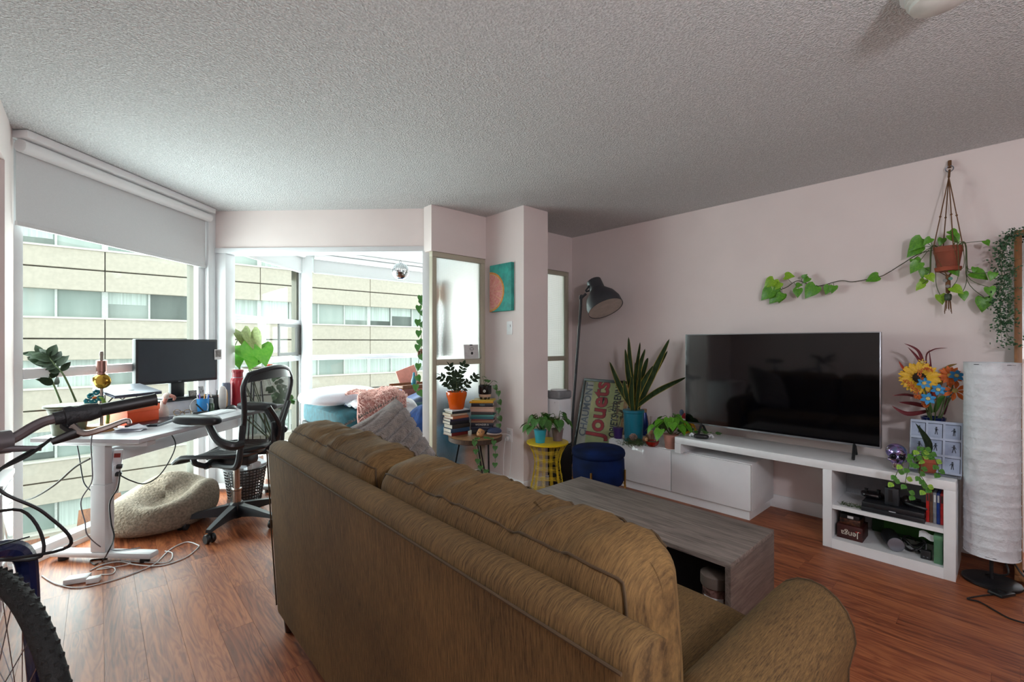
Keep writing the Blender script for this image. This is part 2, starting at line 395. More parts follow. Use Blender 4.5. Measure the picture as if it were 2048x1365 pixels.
b = B(); b.b2(5.02, 5.5, -.02, .0, 1.13, 1.165); b.b2(5.02, 5.5, -.02, .0, 1.465, 1.50); b.b2(5.40, 5.5, -.02, .0, 1.165, 1.465); b.b2(5.02, 5.04, -.02, 0, 1.165, 1.465)
b.out('sash_screen_frame', mat('dark_brown_sash', '#1d1611', .4), w2)
tr = B(); tr.b2(1.87, 1.99, 5.90, 6.06, 0, H, bev=.004); struct(tr.out('trim_4', m_alu), 'white post at the sunroom window corner')
# sunroom: wall below the glass is open glass as well; slab edge outside the windows
struct(B().b2(-3.1, -2.88, 2.2, 5.7, -.5, .03, M=MH).out('trim_5', m_alu, smooth=0), 'white sill curb under the windows')
struct(B().b2(1.8, 4.0, 5.95, 6.2, -.5, .03).out('trim_6', m_alu, smooth=0), 'white sill curb under the sunroom end window')
# frosted panels
def frosted():
    m = bpy.data.materials.new('reeded_glass'); m.use_nodes = True; nt = m.node_tree; N = nt.nodes; L = nt.links; p = N['Principled BSDF']
    p.inputs['Base Color'].default_value = (.78, .82, .81, 1); p.inputs['Roughness'].default_value = .32; p.inputs['Transmission Weight'].default_value = .82; p.inputs['IOR'].default_value = 1.2
    tc = N.new('ShaderNodeTexCoord'); mp = N.new('ShaderNodeMapping'); mp.inputs['Scale'].default_value = (600, 0, 600); L.new(tc.outputs['Object'], mp.inputs[0])
    sx = N.new('ShaderNodeSeparateXYZ'); L.new(mp.outputs[0], sx.inputs[0])
    s1 = N.new('ShaderNodeMath'); s1.operation = 'SINE'; L.new(sx.outputs[0], s1.inputs[0]); s2 = N.new('ShaderNodeMath'); s2.operation = 'SINE'; L.new(sx.outputs[2], s2.inputs[0])
    a = N.new('ShaderNodeMath'); a.operation = 'ADD'; L.new(s1.outputs[0], a.inputs[0]); L.new(s2.outputs[0], a.inputs[1])
    b = N.new('ShaderNodeBump'); b.inputs['Strength'].default_value = .25; b.inputs['Distance'].default_value = .003; L.new(a.outputs[0], b.inputs['Height']); L.new(b.outputs[0], p.inputs['Normal'])
    return m
m_frost = frosted()
MF = Matrix.Translation((0, 3.31, 0))
window('window_4', 'frosted glass partition panel behind the book stacks', MF, 2.10, 2.676, .06, 2.06, .045, [(1.11, .05)], m=m_beige, pm=m_frost, dep=.05)
window('window_5', 'frosted glass partition panel behind the floor lamp', MF, 2.974, 3.86, .06, 2.06, .045, [(1.11, .05)], m=m_beige, pm=m_frost, dep=.05)
struct(B().b2(2.10, 2.676, 3.28, 3.42, 0, .06).b2(2.974, 3.91, 3.28, 3.42, 0, .06).out('trim_7', m_white), 'white curb under the frosted panels')
# baseboards
def bboard(name, *bx):
    b = B()
    for q in bx: b.b2(*q, bev=.004)
    struct(b.out(name, m_white), 'white baseboard')
bboard('baseboard_right', (3.895, 3.91, -1.6, 3.28, 0, .10))
bboard('baseboard_pillar', (2.662, 2.676, 2.776, 3.28, 0, .10), (2.676, 2.974, 2.776, 2.79, 0, .10))
bboard('baseboard_left', (-.345, -.331, 3.41, 3.70, 0, .10))
# blinds -----------------------------------------------------------
m_blind = mat('blind_fabric', '#cfd0d1', .9, var=.02, scale=200)
def blind(label, M, x0, x1, z_bot, y=-.03):
    t = thing('roller_blind', label, 'blind'); t.matrix_local = M
    B().b2(x0, x1, y-.085, y+.02, 2.405, 2.447, bev=.006).out('cassette', m_white, t)
    B().cyl((x0+.01, y-.03, 2.365), (x1-.01, y-.03, 2.365), .036, n=20).out('roller', m_white, t)
    B().b2(x0+.015, x1-.015, y-.002, y+.001, z_bot, 2.37).out('fabric', m_blind, t)
    B().b2(x0+.015, x1-.015, y-.009, y+.008, z_bot-.022, z_bot+.004, bev=.003).out('bottom_bar', m_blind, t)
blind('long white roller blind above the desk window', MW, 2.36, 3.84, 1.95, -.045)
blind('white roller blind on the sunroom side window', MW, 4.10, 5.5, 2.16)
blind('white roller blind on the sunroom end window', MY, 2.0, 3.85, 2.18)
# ceiling lamp at the top right
t = thing('ceiling_light', 'white ribbed dome light on the ceiling', 'ceiling light', on_z(1880, -40, 2.45))
B().lathe([(.10, 0), (.10, -.025), (.085, -.03)], 32).out('base', m_white, t)
B().lathe([(.085, -.028), (.088, -.04), (.082, -.045), (.084, -.055), (.076, -.06), (.074, -.072), (.058, -.078), (.04, -.086), (0, -.09)], 32).out('diffuser', mat('opal_glass', '#d8d8d2', .3), t)

t = thing('fill_pendant', 'added white globe pendant giving fill light behind the viewer', 'lamp', (.5, -1.05, 2.45))  # added fill light: out-of-view globe that brightens the right wall and ceiling
B().lathe([(.06, 0), (.06, -.02), (.01, -.03)], 24).out('ceiling_rose', m_white, t); B().cyl((0, 0, -.02), (0, 0, -.40), .004, n=8).out('cord', m_blk, t)
B().sph((0, 0, -.52), .12, 24, 16).out('globe', mat('fill_glow_globe', '#f6f8ff', .4, emit=98, var=0), t)

# ------------------------------------------------------------------ office block across the street
YB = 31.0
m_conc = mat('beige_concrete', '#d0c6b8', .9, var=.05, scale=6, detail=8, bump=.1, bscale=20)
m_ledge = mat('pale_ledge', '#e4dfd6', .8, var=.03)
m_groove = mat('joint_grey', '#8b8478', .9)  # grey core colour that shows between the concrete panels
m_og = [mat('office_glass_%d' % k, c, .08, var=.25, scale=.5, stretch=(1.5, 1, .3), hex2=c2) for k, (c, c2) in enumerate([('#a3b0ab', '#8b9a94'), ('#bcc6c1', '#a3b0ab'), ('#68716d', '#474f4b'), ('#a0aba6', '#767f7a')])]
m_cur = mat('office_curtain', '#cfdbd6', .9, var=.12, scale=3, stretch=(4, 1, .1))
m_mul = mat('office_mullion', '#d7dbd8', .5)
bl = thing('office_building', 'beige concrete office block with green glass window bands across the street', 'building', (0, YB, -14))
rb = random.Random(5); J0, JS = .28, 7.07
tops = [9.40, 5.97, 2.54, -.87, -4.30, -7.70]
XA, XB = J0-2*JS, J0+6*JS
panel = {}
for tz in tops:
    for k in range(-2, 6):
        x0 = J0+k*JS
        for (a, c) in ((tz-1.03, tz-.09), (tz-2.1, tz-1.10)):
            key = round(c-a, 3)
            if key not in panel:
                panel[key] = B().b2(.02, JS-.02, -.12, .3, 0, c-a, bev=.015, seg=1).mesh('concrete_panel'); panel[key].materials.append(m_conc)
            inst('concrete_panel', panel[key], bl, Matrix.Translation((x0, 0, a+14)))
    B().b2(XA, XB, -.18, .3, tz-.09+14, tz+14).out('ledge', m_ledge, bl, smooth=0)
    wt, wb = tz-2.1, tz-3.43
    wz = wb+14
    for k in range(-2, 6):
        for j in range(4):
            x0 = J0+k*JS+j*JS/4
            w = B().b2(x0+.05, x0+JS/4-.05, .25, .28, wz, wz+1.33).out('window_pane', rb.choice(m_og), bl, smooth=0)
            q = rb.random()
            if q < .6:
                hgt = rb.choice([1.33, 1.33, .8, 1.0, .6]); B().b2(x0+.1, x0+JS/4-.1, .235, .247, wz+1.33-hgt, wz+1.33).out('curtain', m_cur, w, smooth=0)
            mw = .12 if j == 0 else .045
            B().b2(x0-mw, x0+mw, .12, .30, wz, wz+1.33).out('mullion', m_mul, bl, smooth=0)
B().b2(XA, XB, .3, 12, 0, 24.6).out('core_wall', m_groove, bl, smooth=0)
street = struct(B().b2(-40, 60, 6.6, YB+13, -14.3, -14.0).out('ground_street', mat('street_asphalt', '#6b6a68', .9), smooth=0), 'grey street far below the windows')
# ------------------------------------------------------------------ sofa
def fabric_mat(name, c1, c2, st=(14, 170, 11), bump=.35):
    m = bpy.data.materials.new(name); m.use_nodes = True; nt = m.node_tree; N = nt.nodes; L = nt.links; p = N['Principled BSDF']
    tc = N.new('ShaderNodeTexCoord'); mp = N.new('ShaderNodeMapping'); mp.inputs['Scale'].default_value = st; L.new(tc.outputs['Object'], mp.inputs[0])
    n1 = N.new('ShaderNodeTexNoise'); n1.inputs['Scale'].default_value = 2.2; n1.inputs['Detail'].default_value = 5; n1.inputs['Roughness'].default_value = .7; L.new(mp.outputs[0], n1.inputs['Vector'])
    n2 = N.new('ShaderNodeTexNoise'); n2.inputs['Scale'].default_value = 3; L.new(tc.outputs['Object'], n2.inputs['Vector'])
    ma = N.new('ShaderNodeMath'); ma.operation = 'MULTIPLY_ADD'; ma.inputs[1].default_value = .35; L.new(n2.outputs['Fac'], ma.inputs[0]); L.new(n1.outputs['Fac'], ma.inputs[2])
    cr = N.new('ShaderNodeValToRGB'); cr.color_ramp.elements[0].position = .48; cr.color_ramp.elements[1].position = .85
    cr.color_ramp.elements[0].color = (*srgb(c1), 1); cr.color_ramp.elements[1].color = (*srgb(c2), 1)
    L.new(ma.outputs[0], cr.inputs[0]); L.new(cr.outputs[0], p.inputs['Base Color'])
    b = N.new('ShaderNodeBump'); b.inputs['Strength'].default_value = bump; b.inputs['Distance'].default_value = .004; L.new(n1.outputs['Fac'], b.inputs['Height']); L.new(b.outputs[0], p.inputs['Normal'])
    p.inputs['Roughness'].default_value = .85; p.inputs['Specular IOR Level'].default_value = .2
    return m
m_sofa = fabric_mat('brown_chenille', '#40301e', '#785d38')
m_sofah = fabric_mat('brown_chenille_arm', '#40301e', '#785d38', st=(14, 200, 100))
m_pip = mat('brown_piping', '#4a3822', .9)
SX, SY = .565, 1.30
so = thing('sofa', 'brown chenille three seat sofa seen from behind', 'sofa', (SX, SY, 0))
b = B()
# back frame: slightly leaning slab with rounded top
prof = [(.02, .10), (.0, .45), (-.018, .80), (-.012, .832), (.004, .846), (.025, .851), (.05, .848), (.066, .838), (.075, .80), (.11, .10)]
def backf(i, j):
    pass
n = len(prof); ys = [-.945, -.935, -.91, -.5, 0, .5, .86, .885, .895]
vs = []; 
for y in ys:
    k = .012 if y in (ys[0], ys[-1]) else (.004 if y in (ys[1], ys[-2]) else 0)
    for (px_, pz) in prof:
        cx, cz = .07, .48; vs.append((px_+(k if px_ < cx else -k), y, pz-(k if pz > cz else 0)))
fs = [(a*n+j, (a+1)*n+j, (a+1)*n+(j+1) % n, a*n+(j+1) % n) for a in range(len(ys)-1) for j in range(n)]
fs += [tuple(range(n)), tuple(range((len(ys)-1)*n, len(ys)*n))]
b._add(vs, fs); b.out('back_frame', m_sofa, so, smooth=50)
B().tube([(-.0195, y/10, .812) for y in (-9.3, -6, -3, 0, 3, 6, 8.8)], .003, 6).tube([(.02, -.938, .12), (.0, -.94, .45), (-.018, -.938, .80)], .003, 6).tube([(.02, .888, .12), (.0, .89, .45), (-.018, .888, .80)], .003, 6).out('piping', m_pip, so)
B().b2(.10, .88, -.86, .86, .10, .30, bev=.02).out('base', m_sofa, so)
def arm(y0, y1, nm):
    b = B(); yc = (y0+y1)/2; hw = (y1-y0)/2
    pf = [(-hw*.85, .10), (-hw*.92, .45)]+[(hw*1.08*math.cos(a), .525+.125*math.sin(a)) for a in [math.pi*(1-q/10) for q in range(11)]]+[(hw*.92, .45), (hw*.85, .10)]
    xs = [(.06, 0), (.10, .0), (.5, 0), (.86, 0), (.895, .006), (.91, .022)]
    m = len(pf); vs = []
    for x, k in xs:
        for (py, pz) in pf: vs.append((x, yc+py*(1-k*4), pz-(k if pz > .3 else 0)-.03*(x-.1)))
    fs = [(a*m+j, (a+1)*m+j, (a+1)*m+j+1, a*m+j+1) for a in range(len(xs)-1) for j in range(m-1)]
    fs += [tuple(range(m)), tuple(range((len(xs)-1)*m, len(xs)*m))]
    b._add(vs, fs); o = b.out('armrest', m_sofah, so, smooth=50)
    e = [Vector((.898, yc+py*.985, pz-.004-.025)) for py, pz in pf]
    B().tube(e, .0025, 6).out('arm_piping', m_pip, o)
arm(-1.02, -.83, 'near'); arm(.88, 1.05, 'far')
for y in (-.43, .44): B().pillow((.54, y, .375), (.74, .85, .19), e=.28, puff=.10).out('seat_cushion', m_sofah, so)
def back_cushion(yc, w, seed):
    M = Matrix.Translation((.195, yc, .655)) @ Matrix.Rotation(math.radians(-7), 4, 'Y')
    L = 40; ln = lambda p, q: [Vector(p).lerp(Vector(q), i/L) for i in range(L+1)]
    rear = ln((-1, -1, -1), (-1, -1, 1))+ln((-1, -1, 1), (-1, 1, 1))[1:]+ln((-1, 1, 1), (-1, 1, -1))[1:]
    b = B(); se = b.cushion((.21, w, .52), M, n=30, r=.75, puff=.22, wr=.007, seed=seed, seams=(rear, ln((1, -1, 1), (1, 1, 1))))
    o = b.out('back_cushion', m_sofa, so, smooth=70)
    for q in se: B().tube(q, .0028, 6).out('cushion_piping', m_pip, o)
back_cushion(-.425, .925, 3); back_cushion(.50, .90, 5)
for (x, y) in ((.07, -.93), (.07, .86), (.86, -.93), (.86, .93)): B().lathe([(.022, 0), (.035, .11)], 12, c=(x, y, 0)).out('leg', mat('dark_wood_leg', '#2d1710', .4), so)
# ------------------------------------------------------------------ coffee table
def wood_mat(name, c1, c2, st=(45, 3, 45), rough=.5):
    m = bpy.data.materials.new(name); m.use_nodes = True; nt = m.node_tree; N = nt.nodes; L = nt.links; p = N['Principled BSDF']
    tc = N.new('ShaderNodeTexCoord'); mp = N.new('ShaderNodeMapping'); mp.inputs['Scale'].default_value = st; L.new(tc.outputs['Object'], mp.inputs[0])
    n1 = N.new('ShaderNodeTexNoise'); n1.inputs['Scale'].default_value = 1.3; n1.inputs['Detail'].default_value = 8; n1.inputs['Roughness'].default_value = .65; n1.inputs['Distortion'].default_value = .8; L.new(mp.outputs[0], n1.inputs['Vector'])
    cr = N.new('ShaderNodeValToRGB'); cr.color_ramp.elements[0].position = .33; cr.color_ramp.elements[1].position = .68
    cr.color_ramp.elements[0].color = (*srgb(c1), 1); cr.color_ramp.elements[1].color = (*srgb(c2), 1)
    L.new(n1.outputs['Fac'], cr.inputs[0]); L.new(cr.outputs[0], p.inputs['Base Color']); p.inputs['Roughness'].default_value = rough
    b = N.new('ShaderNodeBump'); b.inputs['Strength'].default_value = .15; b.inputs['Distance'].default_value = .003; L.new(n1.outputs['Fac'], b.inputs['Height']); L.new(b.outputs[0], p.inputs['Normal'])
    return m
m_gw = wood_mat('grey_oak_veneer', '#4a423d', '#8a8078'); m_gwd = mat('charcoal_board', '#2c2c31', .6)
ct = thing('coffee_table', 'low grey oak coffee table with open shelves in front of sofa', 'table', (2.06, 1.30, 0))
hx, hy, tz = .24, .565, .42
B().b2(-hx, hx, -hy, hy, tz-.022, tz, bev=.002).out('table_top', m_gw, ct)
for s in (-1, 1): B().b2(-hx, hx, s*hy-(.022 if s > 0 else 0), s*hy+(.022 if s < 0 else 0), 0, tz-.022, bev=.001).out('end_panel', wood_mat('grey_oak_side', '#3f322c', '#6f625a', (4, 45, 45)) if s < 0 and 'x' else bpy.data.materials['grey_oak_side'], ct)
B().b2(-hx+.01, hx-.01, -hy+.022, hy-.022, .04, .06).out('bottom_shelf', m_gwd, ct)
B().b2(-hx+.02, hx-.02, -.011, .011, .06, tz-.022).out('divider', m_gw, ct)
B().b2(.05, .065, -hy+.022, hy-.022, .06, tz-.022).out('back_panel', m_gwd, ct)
jr = thing('candle_jar', 'jar with a pale printed label inside the coffee table', 'jar', (1.90, .83, .06))
B().lathe([(.045, 0), (.05, .01), (.05, .21), (.046, .215)], 24).out('glass', mat('rosy_jar', '#8d6a62', .25, var=.3, scale=40, hex2='#4a322e'), jr)
B().lathe([(.056, .215), (.058, .22), (.058, .26), (.05, .265)], 24).out('lid', mat('jar_lid', '#6b5f57', .5), jr)
b = B()
b.grid(lambda u, v: (.0508*math.cos(2.6+u*1.6), .0508*math.sin(2.6+u*1.6), .05+v*.13), 10, 2); lb = b.out('label_patch', mat('paper_label', '#cfd3d4', .6), jr)
for k, (tx, sz) in enumerate((('raw', .014), ('COCONUT', .014), ('body', .018))):
    text(tx, sz, m_blk, jr, Matrix.Translation((-.0518, 0, .15-.026*k)) @ Matrix.Rotation(-math.pi/2, 4, 'Z') @ Matrix.Rotation(math.pi/2, 4, 'X') @ Matrix.Translation((0, 0, 0)))
# ------------------------------------------------------------------ media furniture
m_gloss = mat('gloss_white_lacquer', '#e3e5e8', .12, var=.01, coat=.4); m_lac = mat('white_laminate', '#e2e4e6', .3, var=.015)
t = thing('low_cabinet', 'low glossy white media cabinet under the plants', 'cabinet', (3.67, 1.86, 0))
B().b2(-.20, .23, -.59, .59, 0, .07).out('plinth', m_lac, t)
B().b2(-.21, .23, -.61, .61, .07, .41, bev=.003).out('body', m_lac, t)
d_ = B().b2(-.232, -.212, -.608, -.003, .075, .405, bev=.002).out('door', m_gloss, t); B().b2(-.232, -.212, .003, .608, .075, .405, bev=.002).out('door', m_gloss, t)
t = thing('bench_shelf', 'white bench shelf with cubby carrying the television', 'shelf', (3.57, 1.0, 0))
B().b2(-.185, .20, -.80, .80, .484, .534, bev=.002).out('top_board', m_lac, t)
B().b2(-.185, .20, .75, .80, .41, .484).out('short_leg', m_lac, t)
for y in (-.80, -.245): B().b2(-.185, .20, y, y+.048, 0, .484, bev=.0015).out('side_panel', m_lac, t)
B().b2(-.18, .20, -.752, -.245, .245, .27).out('middle_shelf', m_lac, t)
B().b2(-.185, .20, -.752, -.245, .0, .06).out('base_board', m_lac, t)
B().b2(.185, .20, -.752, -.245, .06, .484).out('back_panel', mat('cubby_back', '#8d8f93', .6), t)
# television
m_scr = mat('black_screen', '#04050a', .06, var=.1, spec=.6, hex2='#020205')
t = thing('television', 'large flat black television on the white bench', 'television', (3.60, 1.18, .534))
TM = Matrix.Translation((0, 0, .085))
B().b2(-.012, .03, -.635, .635, 0, .73, bev=.004, M=TM).out('bezel', mat('tv_bezel', '#9a9ca0', .3, metal=.8), t)
B().b2(-.0165, -.011, -.629, .629, .014, .724, M=TM).out('screen', m_scr, t)
B().b2(.03, .07, -.4, .4, .05, .45, bev=.02, M=TM).out('housing', m_blk, t)
for y in (-.50, .50):
    B().tube([(.0, y, .10), (-.09, y-.01, .012)], .009, 8).tube([(.0, y, .10), (.10, y+.01, .012)], .009, 8).out('foot', m_blk, t)
# ------------------------------------------------------------------ desk
m_dw = mat('desk_white', '#cfd0d3', .4, var=.015); m_dt = mat('desk_top_white', '#bfc0c5', .35, var=.02)
DZ = .74; D0 = Vector((0, 0, 0))
dk = thing('standing_desk', 'white standing desk by the big window', 'desk', E(3.18, -2.53), -math.pi/4)   # local y = e1, x = e2
B().b2(-.31, .33, -.74, .74, DZ-.025, DZ, bev=.004).out('desktop', m_dt, dk)
for y in (-.62, .62):
    B().b2(-.30, .32, y-.035, y+.035, .025, .06, bev=.012).out('foot', m_dw, dk)
    B().b2(-.045, .045, y-.03, y+.03, .06, .45, bev=.003).b2(-.038, .038, y-.024, y+.024, .45, DZ-.05, bev=.002).out('leg', m_dw, dk)
    B().b2(-.28, .30, y-.03, y+.03, DZ-.06, DZ-.025, bev=.003).out('top_bracket', m_dw, dk)
    for x in (-.24, .26): B().lathe([(.025, 0), (.025, .025)], 12, c=(x, y, 0)).out('levelling_foot', m_blk, dk)
B().b2(-.015, .015, -.59, .59, .56, .65, bev=.003).out('crossbar', m_dw, dk)
# ------------------------------------------------------------------ office chair
m_ch = mat('graphite_plastic', '#202227', .4, var=.08); m_chr = mat('chair_chrome', '#b9b2ab', .2, metal=.9)
def meshmat():
    m = bpy.data.materials.new('chair_mesh_fabric'); m.use_nodes = True; nt = m.node_tree; N = nt.nodes; L = nt.links; p = N['Principled BSDF']
    p.inputs['Base Color'].default_value = (.02, .021, .024, 1); p.inputs['Roughness'].default_value = .6
    tc = N.new('ShaderNodeTexCoord'); mp = N.new('ShaderNodeMapping'); mp.inputs['Scale'].default_value = (380, 0, 380); mp.inputs['Rotation'].default_value = (0, .785, 0); L.new(tc.outputs['Object'], mp.inputs[0])
    ck = N.new('ShaderNodeTexChecker'); ck.inputs['Scale'].default_value = 1; L.new(mp.outputs[0], ck.inputs['Vector'])
    cm = N.new('ShaderNodeMath'); cm.operation = 'MULTIPLY_ADD'; cm.inputs[1].default_value = .35; cm.inputs[2].default_value = .62; L.new(ck.outputs['Fac'], cm.inputs[0]); L.new(cm.outputs[0], p.inputs['Alpha'])
    return m
m_net = meshmat()
oc = thing('office_chair', 'black mesh office chair rolled up to the desk', 'chair', CD(-1.95, 3.22), math.radians(45))
# star base
for k in range(5):
    a = math.radians(90+24+72*k); ex, ey = math.cos(a), math.sin(a)
    lg = B(); M = Matrix.Rotation(a, 4, 'Z')
    vs = []
    for (x, w, z0, z1) in ((.03, .034, .06, .145), (.16, .028, .075, .125), (.29, .022, .075, .10), (.33, .018, .07, .09)):
        vs += [M @ Vector((x, -w, z0)), M @ Vector((x, w, z0)), M @ Vector((x, w*.7, z1)), M @ Vector((x, -w*.7, z1))]
    lg._add(vs, [(i*4+j, i*4+(j+1) % 4, i*4+4+(j+1) % 4, i*4+4+j) for i in range(3) for j in range(4)]+[(0, 1, 2, 3), (12, 13, 14, 15)])
    lo = lg.out('base_leg', m_ch, oc)
    cx, cy = ex*.315, ey*.315; a2 = a+random.uniform(-.8, .8)
    w = B(); t_ = Vector((math.cos(a2), math.sin(a2), 0))
    for s in (-1, 1): w.lathe([(.012, -.011), (.027, -.011), (.03, -.006), (.03, .006), (.027, .011), (.012, .011)], 18, M=Matrix.Translation((cx, cy, .03)) @ frame((0, 0, 0), (0, 0, 1), t_) @ Matrix.Translation((0, 0, s*.017)))
    w.cyl((cx, cy, .03), (cx, cy, .08), .010, n=8); w.out('caster', m_blk, lo)
B().lathe([(.045, .05), (.05, .07), (.05, .14), (.04, .155)], 20).out('hub', m_ch, oc)
B().lathe([(.03, .15), (.03, .235), (.034, .24), (.034, .25)], 20).lathe([(.022, .25), (.022, .44)], 16).out('gas_cylinder', m_chr, oc)
UZ = Matrix.Translation((0, 0, .06)); b = B(); b.box((0, .02, .40), (.13, .30, .075), bev=.025); b.box((0, .10, .385), (.22, .09, .055), bev=.02); b.cyl((-.17, .10, .39), (.17, .10, .39), .022, n=14); b.box((0, .15, .42), (.10, .10, .06), bev=.02); b.out('tilt_mechanism', m_ch, oc, M=UZ)
def seatf(u, v):
    x = (u-.5)*.50; y = (v-.5)*.46+.06; f = 1-(2*u-1)**2
    return (x*(1-.15*abs(2*v-1)**3), y, .525-.018*f-.045*max(0, (v-.75)/.25)**2+.012*(1-v))
B().grid(seatf, 13, 13, thick=.004).out('seat_mesh', m_net, oc)
ring = [seatf(u/12, 0) for u in range(13)]+[seatf(1, v/12) for v in range(1, 13)]+[seatf(1-u/12, 1) for u in range(1, 13)]+[seatf(0, 1-v/12) for v in range(1, 12)]
B().tube(ring, .014, 8, closed=True).out('seat_frame', m_ch, oc)
# side brackets from the seat to the mechanism
for s in (-1, 1):
    b = B(); b.tube([(s*.23, .14, .455), (s*.22, .13, .42), (s*.17, .10, .39)], .018, 8, k=4); b.tube([(s*.16, .05, .40), (s*.22, -.10, .40), (s*.245, -.17, .42), (s*.245, -.19, .52), (s*.24, -.20, .68)], [.018, .02, .022, .02, .018], 8, k=5); b.out('frame_link', m_ch, oc, M=UZ)
# backrest: hoop wide at the shoulder
def backpt(u, v):          # u across -1..1, v height 0..1
    w = .165+.125*min(1, v/.82)**.8 if v < .82 else .29-.05*((v-.82)/.18)**2
    return Vector((u*w, -.20-.10*v-.03*math.sin(math.pi*v)+.06*(u*u), .55+.52*v+.02*v*(1-u*u)))
hoop = [backpt(-1, i/14) for i in range(15)]+[backpt(-1+2*i/10, 1)+Vector((0, 0, .02*(1-(-1+2*i/10)**2))) for i in range(1, 10)]+[backpt(1, 1-i/14) for i in range(15)]+[backpt(1-2*i/8, 0) for i in range(1, 8)]
B().tube(hoop, .017, 10, closed=True).out('back_frame', m_ch, oc)
B().grid(lambda u, v: backpt(2*u-1, v), 15, 19).out('back_mesh', m_net, oc)
B().grid(lambda u, v: backpt(2*u-1, .90+.10*v)+Vector((0, -.006, .01*v)), 11, 4, thick=.006).out('top_panel', m_ch, oc)
b = B(); b.tube([(0, -.20, .46), (0, -.285, .56), (-.02, -.31, .66), (-.13, -.30, .80)], .016, 8, k=5); b.tube([(0, -.285, .58), (.02, -.31, .66), (.13, -.30, .80)], .016, 8, k=5); b.box((0, -.275, .60), (.10, .02, .16), bev=.01); b.out('lumbar_support', m_ch, oc, M=Matrix.Translation((0, -.01, .05)))
for s in (-1, 1):
    ar = B().tube([(s*.245, -.20, .62), (s*.30, -.17, .62), (s*.318, -.09, .66), (s*.315, -.03, .755)], [.028, .03, .026, .022], 10, k=5).out('arm_post', m_ch, oc)
    B().pillow((s*.315, .07, .785), (.10, .30, .065), e=.6, n=10, M=Matrix.Rotation(.03, 4, 'X')).out('arm_pad', m_ch, oc)
# ------------------------------------------------------------------ desk things
def dz(u, v, z=DZ): return on_z(u, v, z)
m_green = mat('glossy_green_leaf', '#2f4a22', .5, var=.25, scale=12, hex2='#223818'); m_leafz = mat('zz_leaf', '#26351f', .6, spec=.2, var=.3, scale=10, hex2='#1a2616')
m_lime = mat('bright_green_leaf', '#5f9a24', .4, var=.2, scale=9, hex2='#3f7a1c'); m_lime2 = mat('lime_leaf', '#8fb52c', .4, var=.2, scale=9, hex2='#6d9d22')
m_mid = mat('mid_green_leaf', '#3c6e26', .4, var=.25, scale=9, hex2='#2b521d'); m_stem = mat('green_stem', '#46562a', .6); m_soil = mat('potting_soil', '#2a1e16', .95, bump=.5, bscale=80)
L_oval = leaf_mesh('oval', m_leafz); L_ovalg = leaf_mesh('oval', m_mid); L_heart = leaf_mesh('heart', m_lime); L_heart2 = leaf_mesh('heart', m_lime2); L_heartd = leaf_mesh('heart', m_mid)
L_lance = leaf_mesh('lance', m_mid)
def pot(parent, prof, m, soil_z, soil_r, n=28, name='pot'):
    B().lathe(prof, n).out(name, m, parent); B().lathe([(0, soil_z), (soil_r, soil_z), (soil_r, soil_z-.01), (0, soil_z-.01)], 20).out('soil', m_soil, parent)
def sprig(parent, pts, L, n, size, rad=.004, two=True, seed=1, m=None, spread=.9, start=.25, wid=1, face=False):
    # a stem with paired leaves
    rnd = random.Random(seed); P = smooth_path(pts, 8); B().tube(P, [rad, rad*.5], 6).out('stem', m or m_stem, parent)
    for i in range(n):
        t = start+(1-start)*i/max(1, n-1); k = min(len(P)-2, int(t*(len(P)-1))); p = P[k]; d = (P[k+1]-P[k]).normalized()
        lit = Vector((-(parent.location+p).x, -(parent.location+p).y, 1.2)).normalized()+Vector((rnd.uniform(-.5, .5), rnd.uniform(-.5, .5), rnd.uniform(-.4, .4)))
        side = d.cross(lit if face else Vector((rnd.uniform(-.3, .3), rnd.uniform(-.3, .3), 1))).normalized()
        if side.length < .1: side = Vector((1, 0, 0))
        for s in ((-1, 1) if two else ((-1)**i,)):
            v = (side*s*spread+d*rnd.uniform(.3, .8)+Vector((0, 0, rnd.uniform(-.1, .35)))).normalized()
            leaf(parent, L, p, p+v*size*rnd.uniform(.75, 1.1), lit if face else (0, 0, 1), wid)
    v = (P[-1]-P[-2]).normalized(); leaf(parent, L, P[-1], P[-1]+v*size*.9, (0, -.3, 1), wid)
def rel(root, pts): return [Vector(p)-root.location for p in pts]
# zz plant at the desk end
c = dz(138, 868); zp = thing('potted_zz_plant', 'sparse zz plant in a wide olive pot by the big window', 'plant', c)
pot(zp, [(0, 0), (.072, 0), (.09, .13), (.098, .155), (.112, .16), (.112, .172), (.10, .172)], mat('olive_glazed_pot', '#5f624a', .6, var=.15), .16, .098)
dd = 2.72
for k, (pts, n) in enumerate(((((122, 806), (105, 765), (93, 742), (82, 712)), 5), (((152, 804), (128, 752), (108, 728), (97, 714)), 4))):
    sprig(zp, rel(zp, [on_d(u, v, dd) for u, v in pts]), L_oval, n+2, .085, .006, seed=k+2, start=.3 if k == 0 else .45, face=True)
# dropper ornament
c = dz(203, 862); t = thing('dropper_ornament', 'tall gold and rose dropper bottle ornament on a round wooden base', 'ornament', c)
m_gold = mat('amber_gold_glass', '#a98534', .12, metal=.75, var=.2); m_rose = mat('rose_metal', '#a98078', .2, metal=.85)
B().lathe([(0, 0), (.07, 0), (.075, .008), (.075, .032), (.07, .037), (0, .037)], 28).out('wooden_base', mat('light_wood', '#c79a63', .5, var=.12, scale=30), t)
B().cyl((0, 0, .035), (0, 0, .27), .009, n=12).out('rod', mat('polished_steel', '#b5aaa0', .2, metal=.9), t)
B().sph((0, 0, .305), (.056, .03, .048), 20, 14, M=Matrix.Rotation(-.75, 4, 'Z')).out('bottle', m_gold, t)
B().lathe([(.020, .345), (.020, .36), (.026, .362), (.026, .43), (.02, .433)], 20).out('cap', m_rose, t)
B().lathe([(.009, .43), (.009, .455), (.011, .47), (.008, .486), (0, .49)], 14).out('pipette_bulb', mat('grey_rubber', '#8f857b', .5), t)
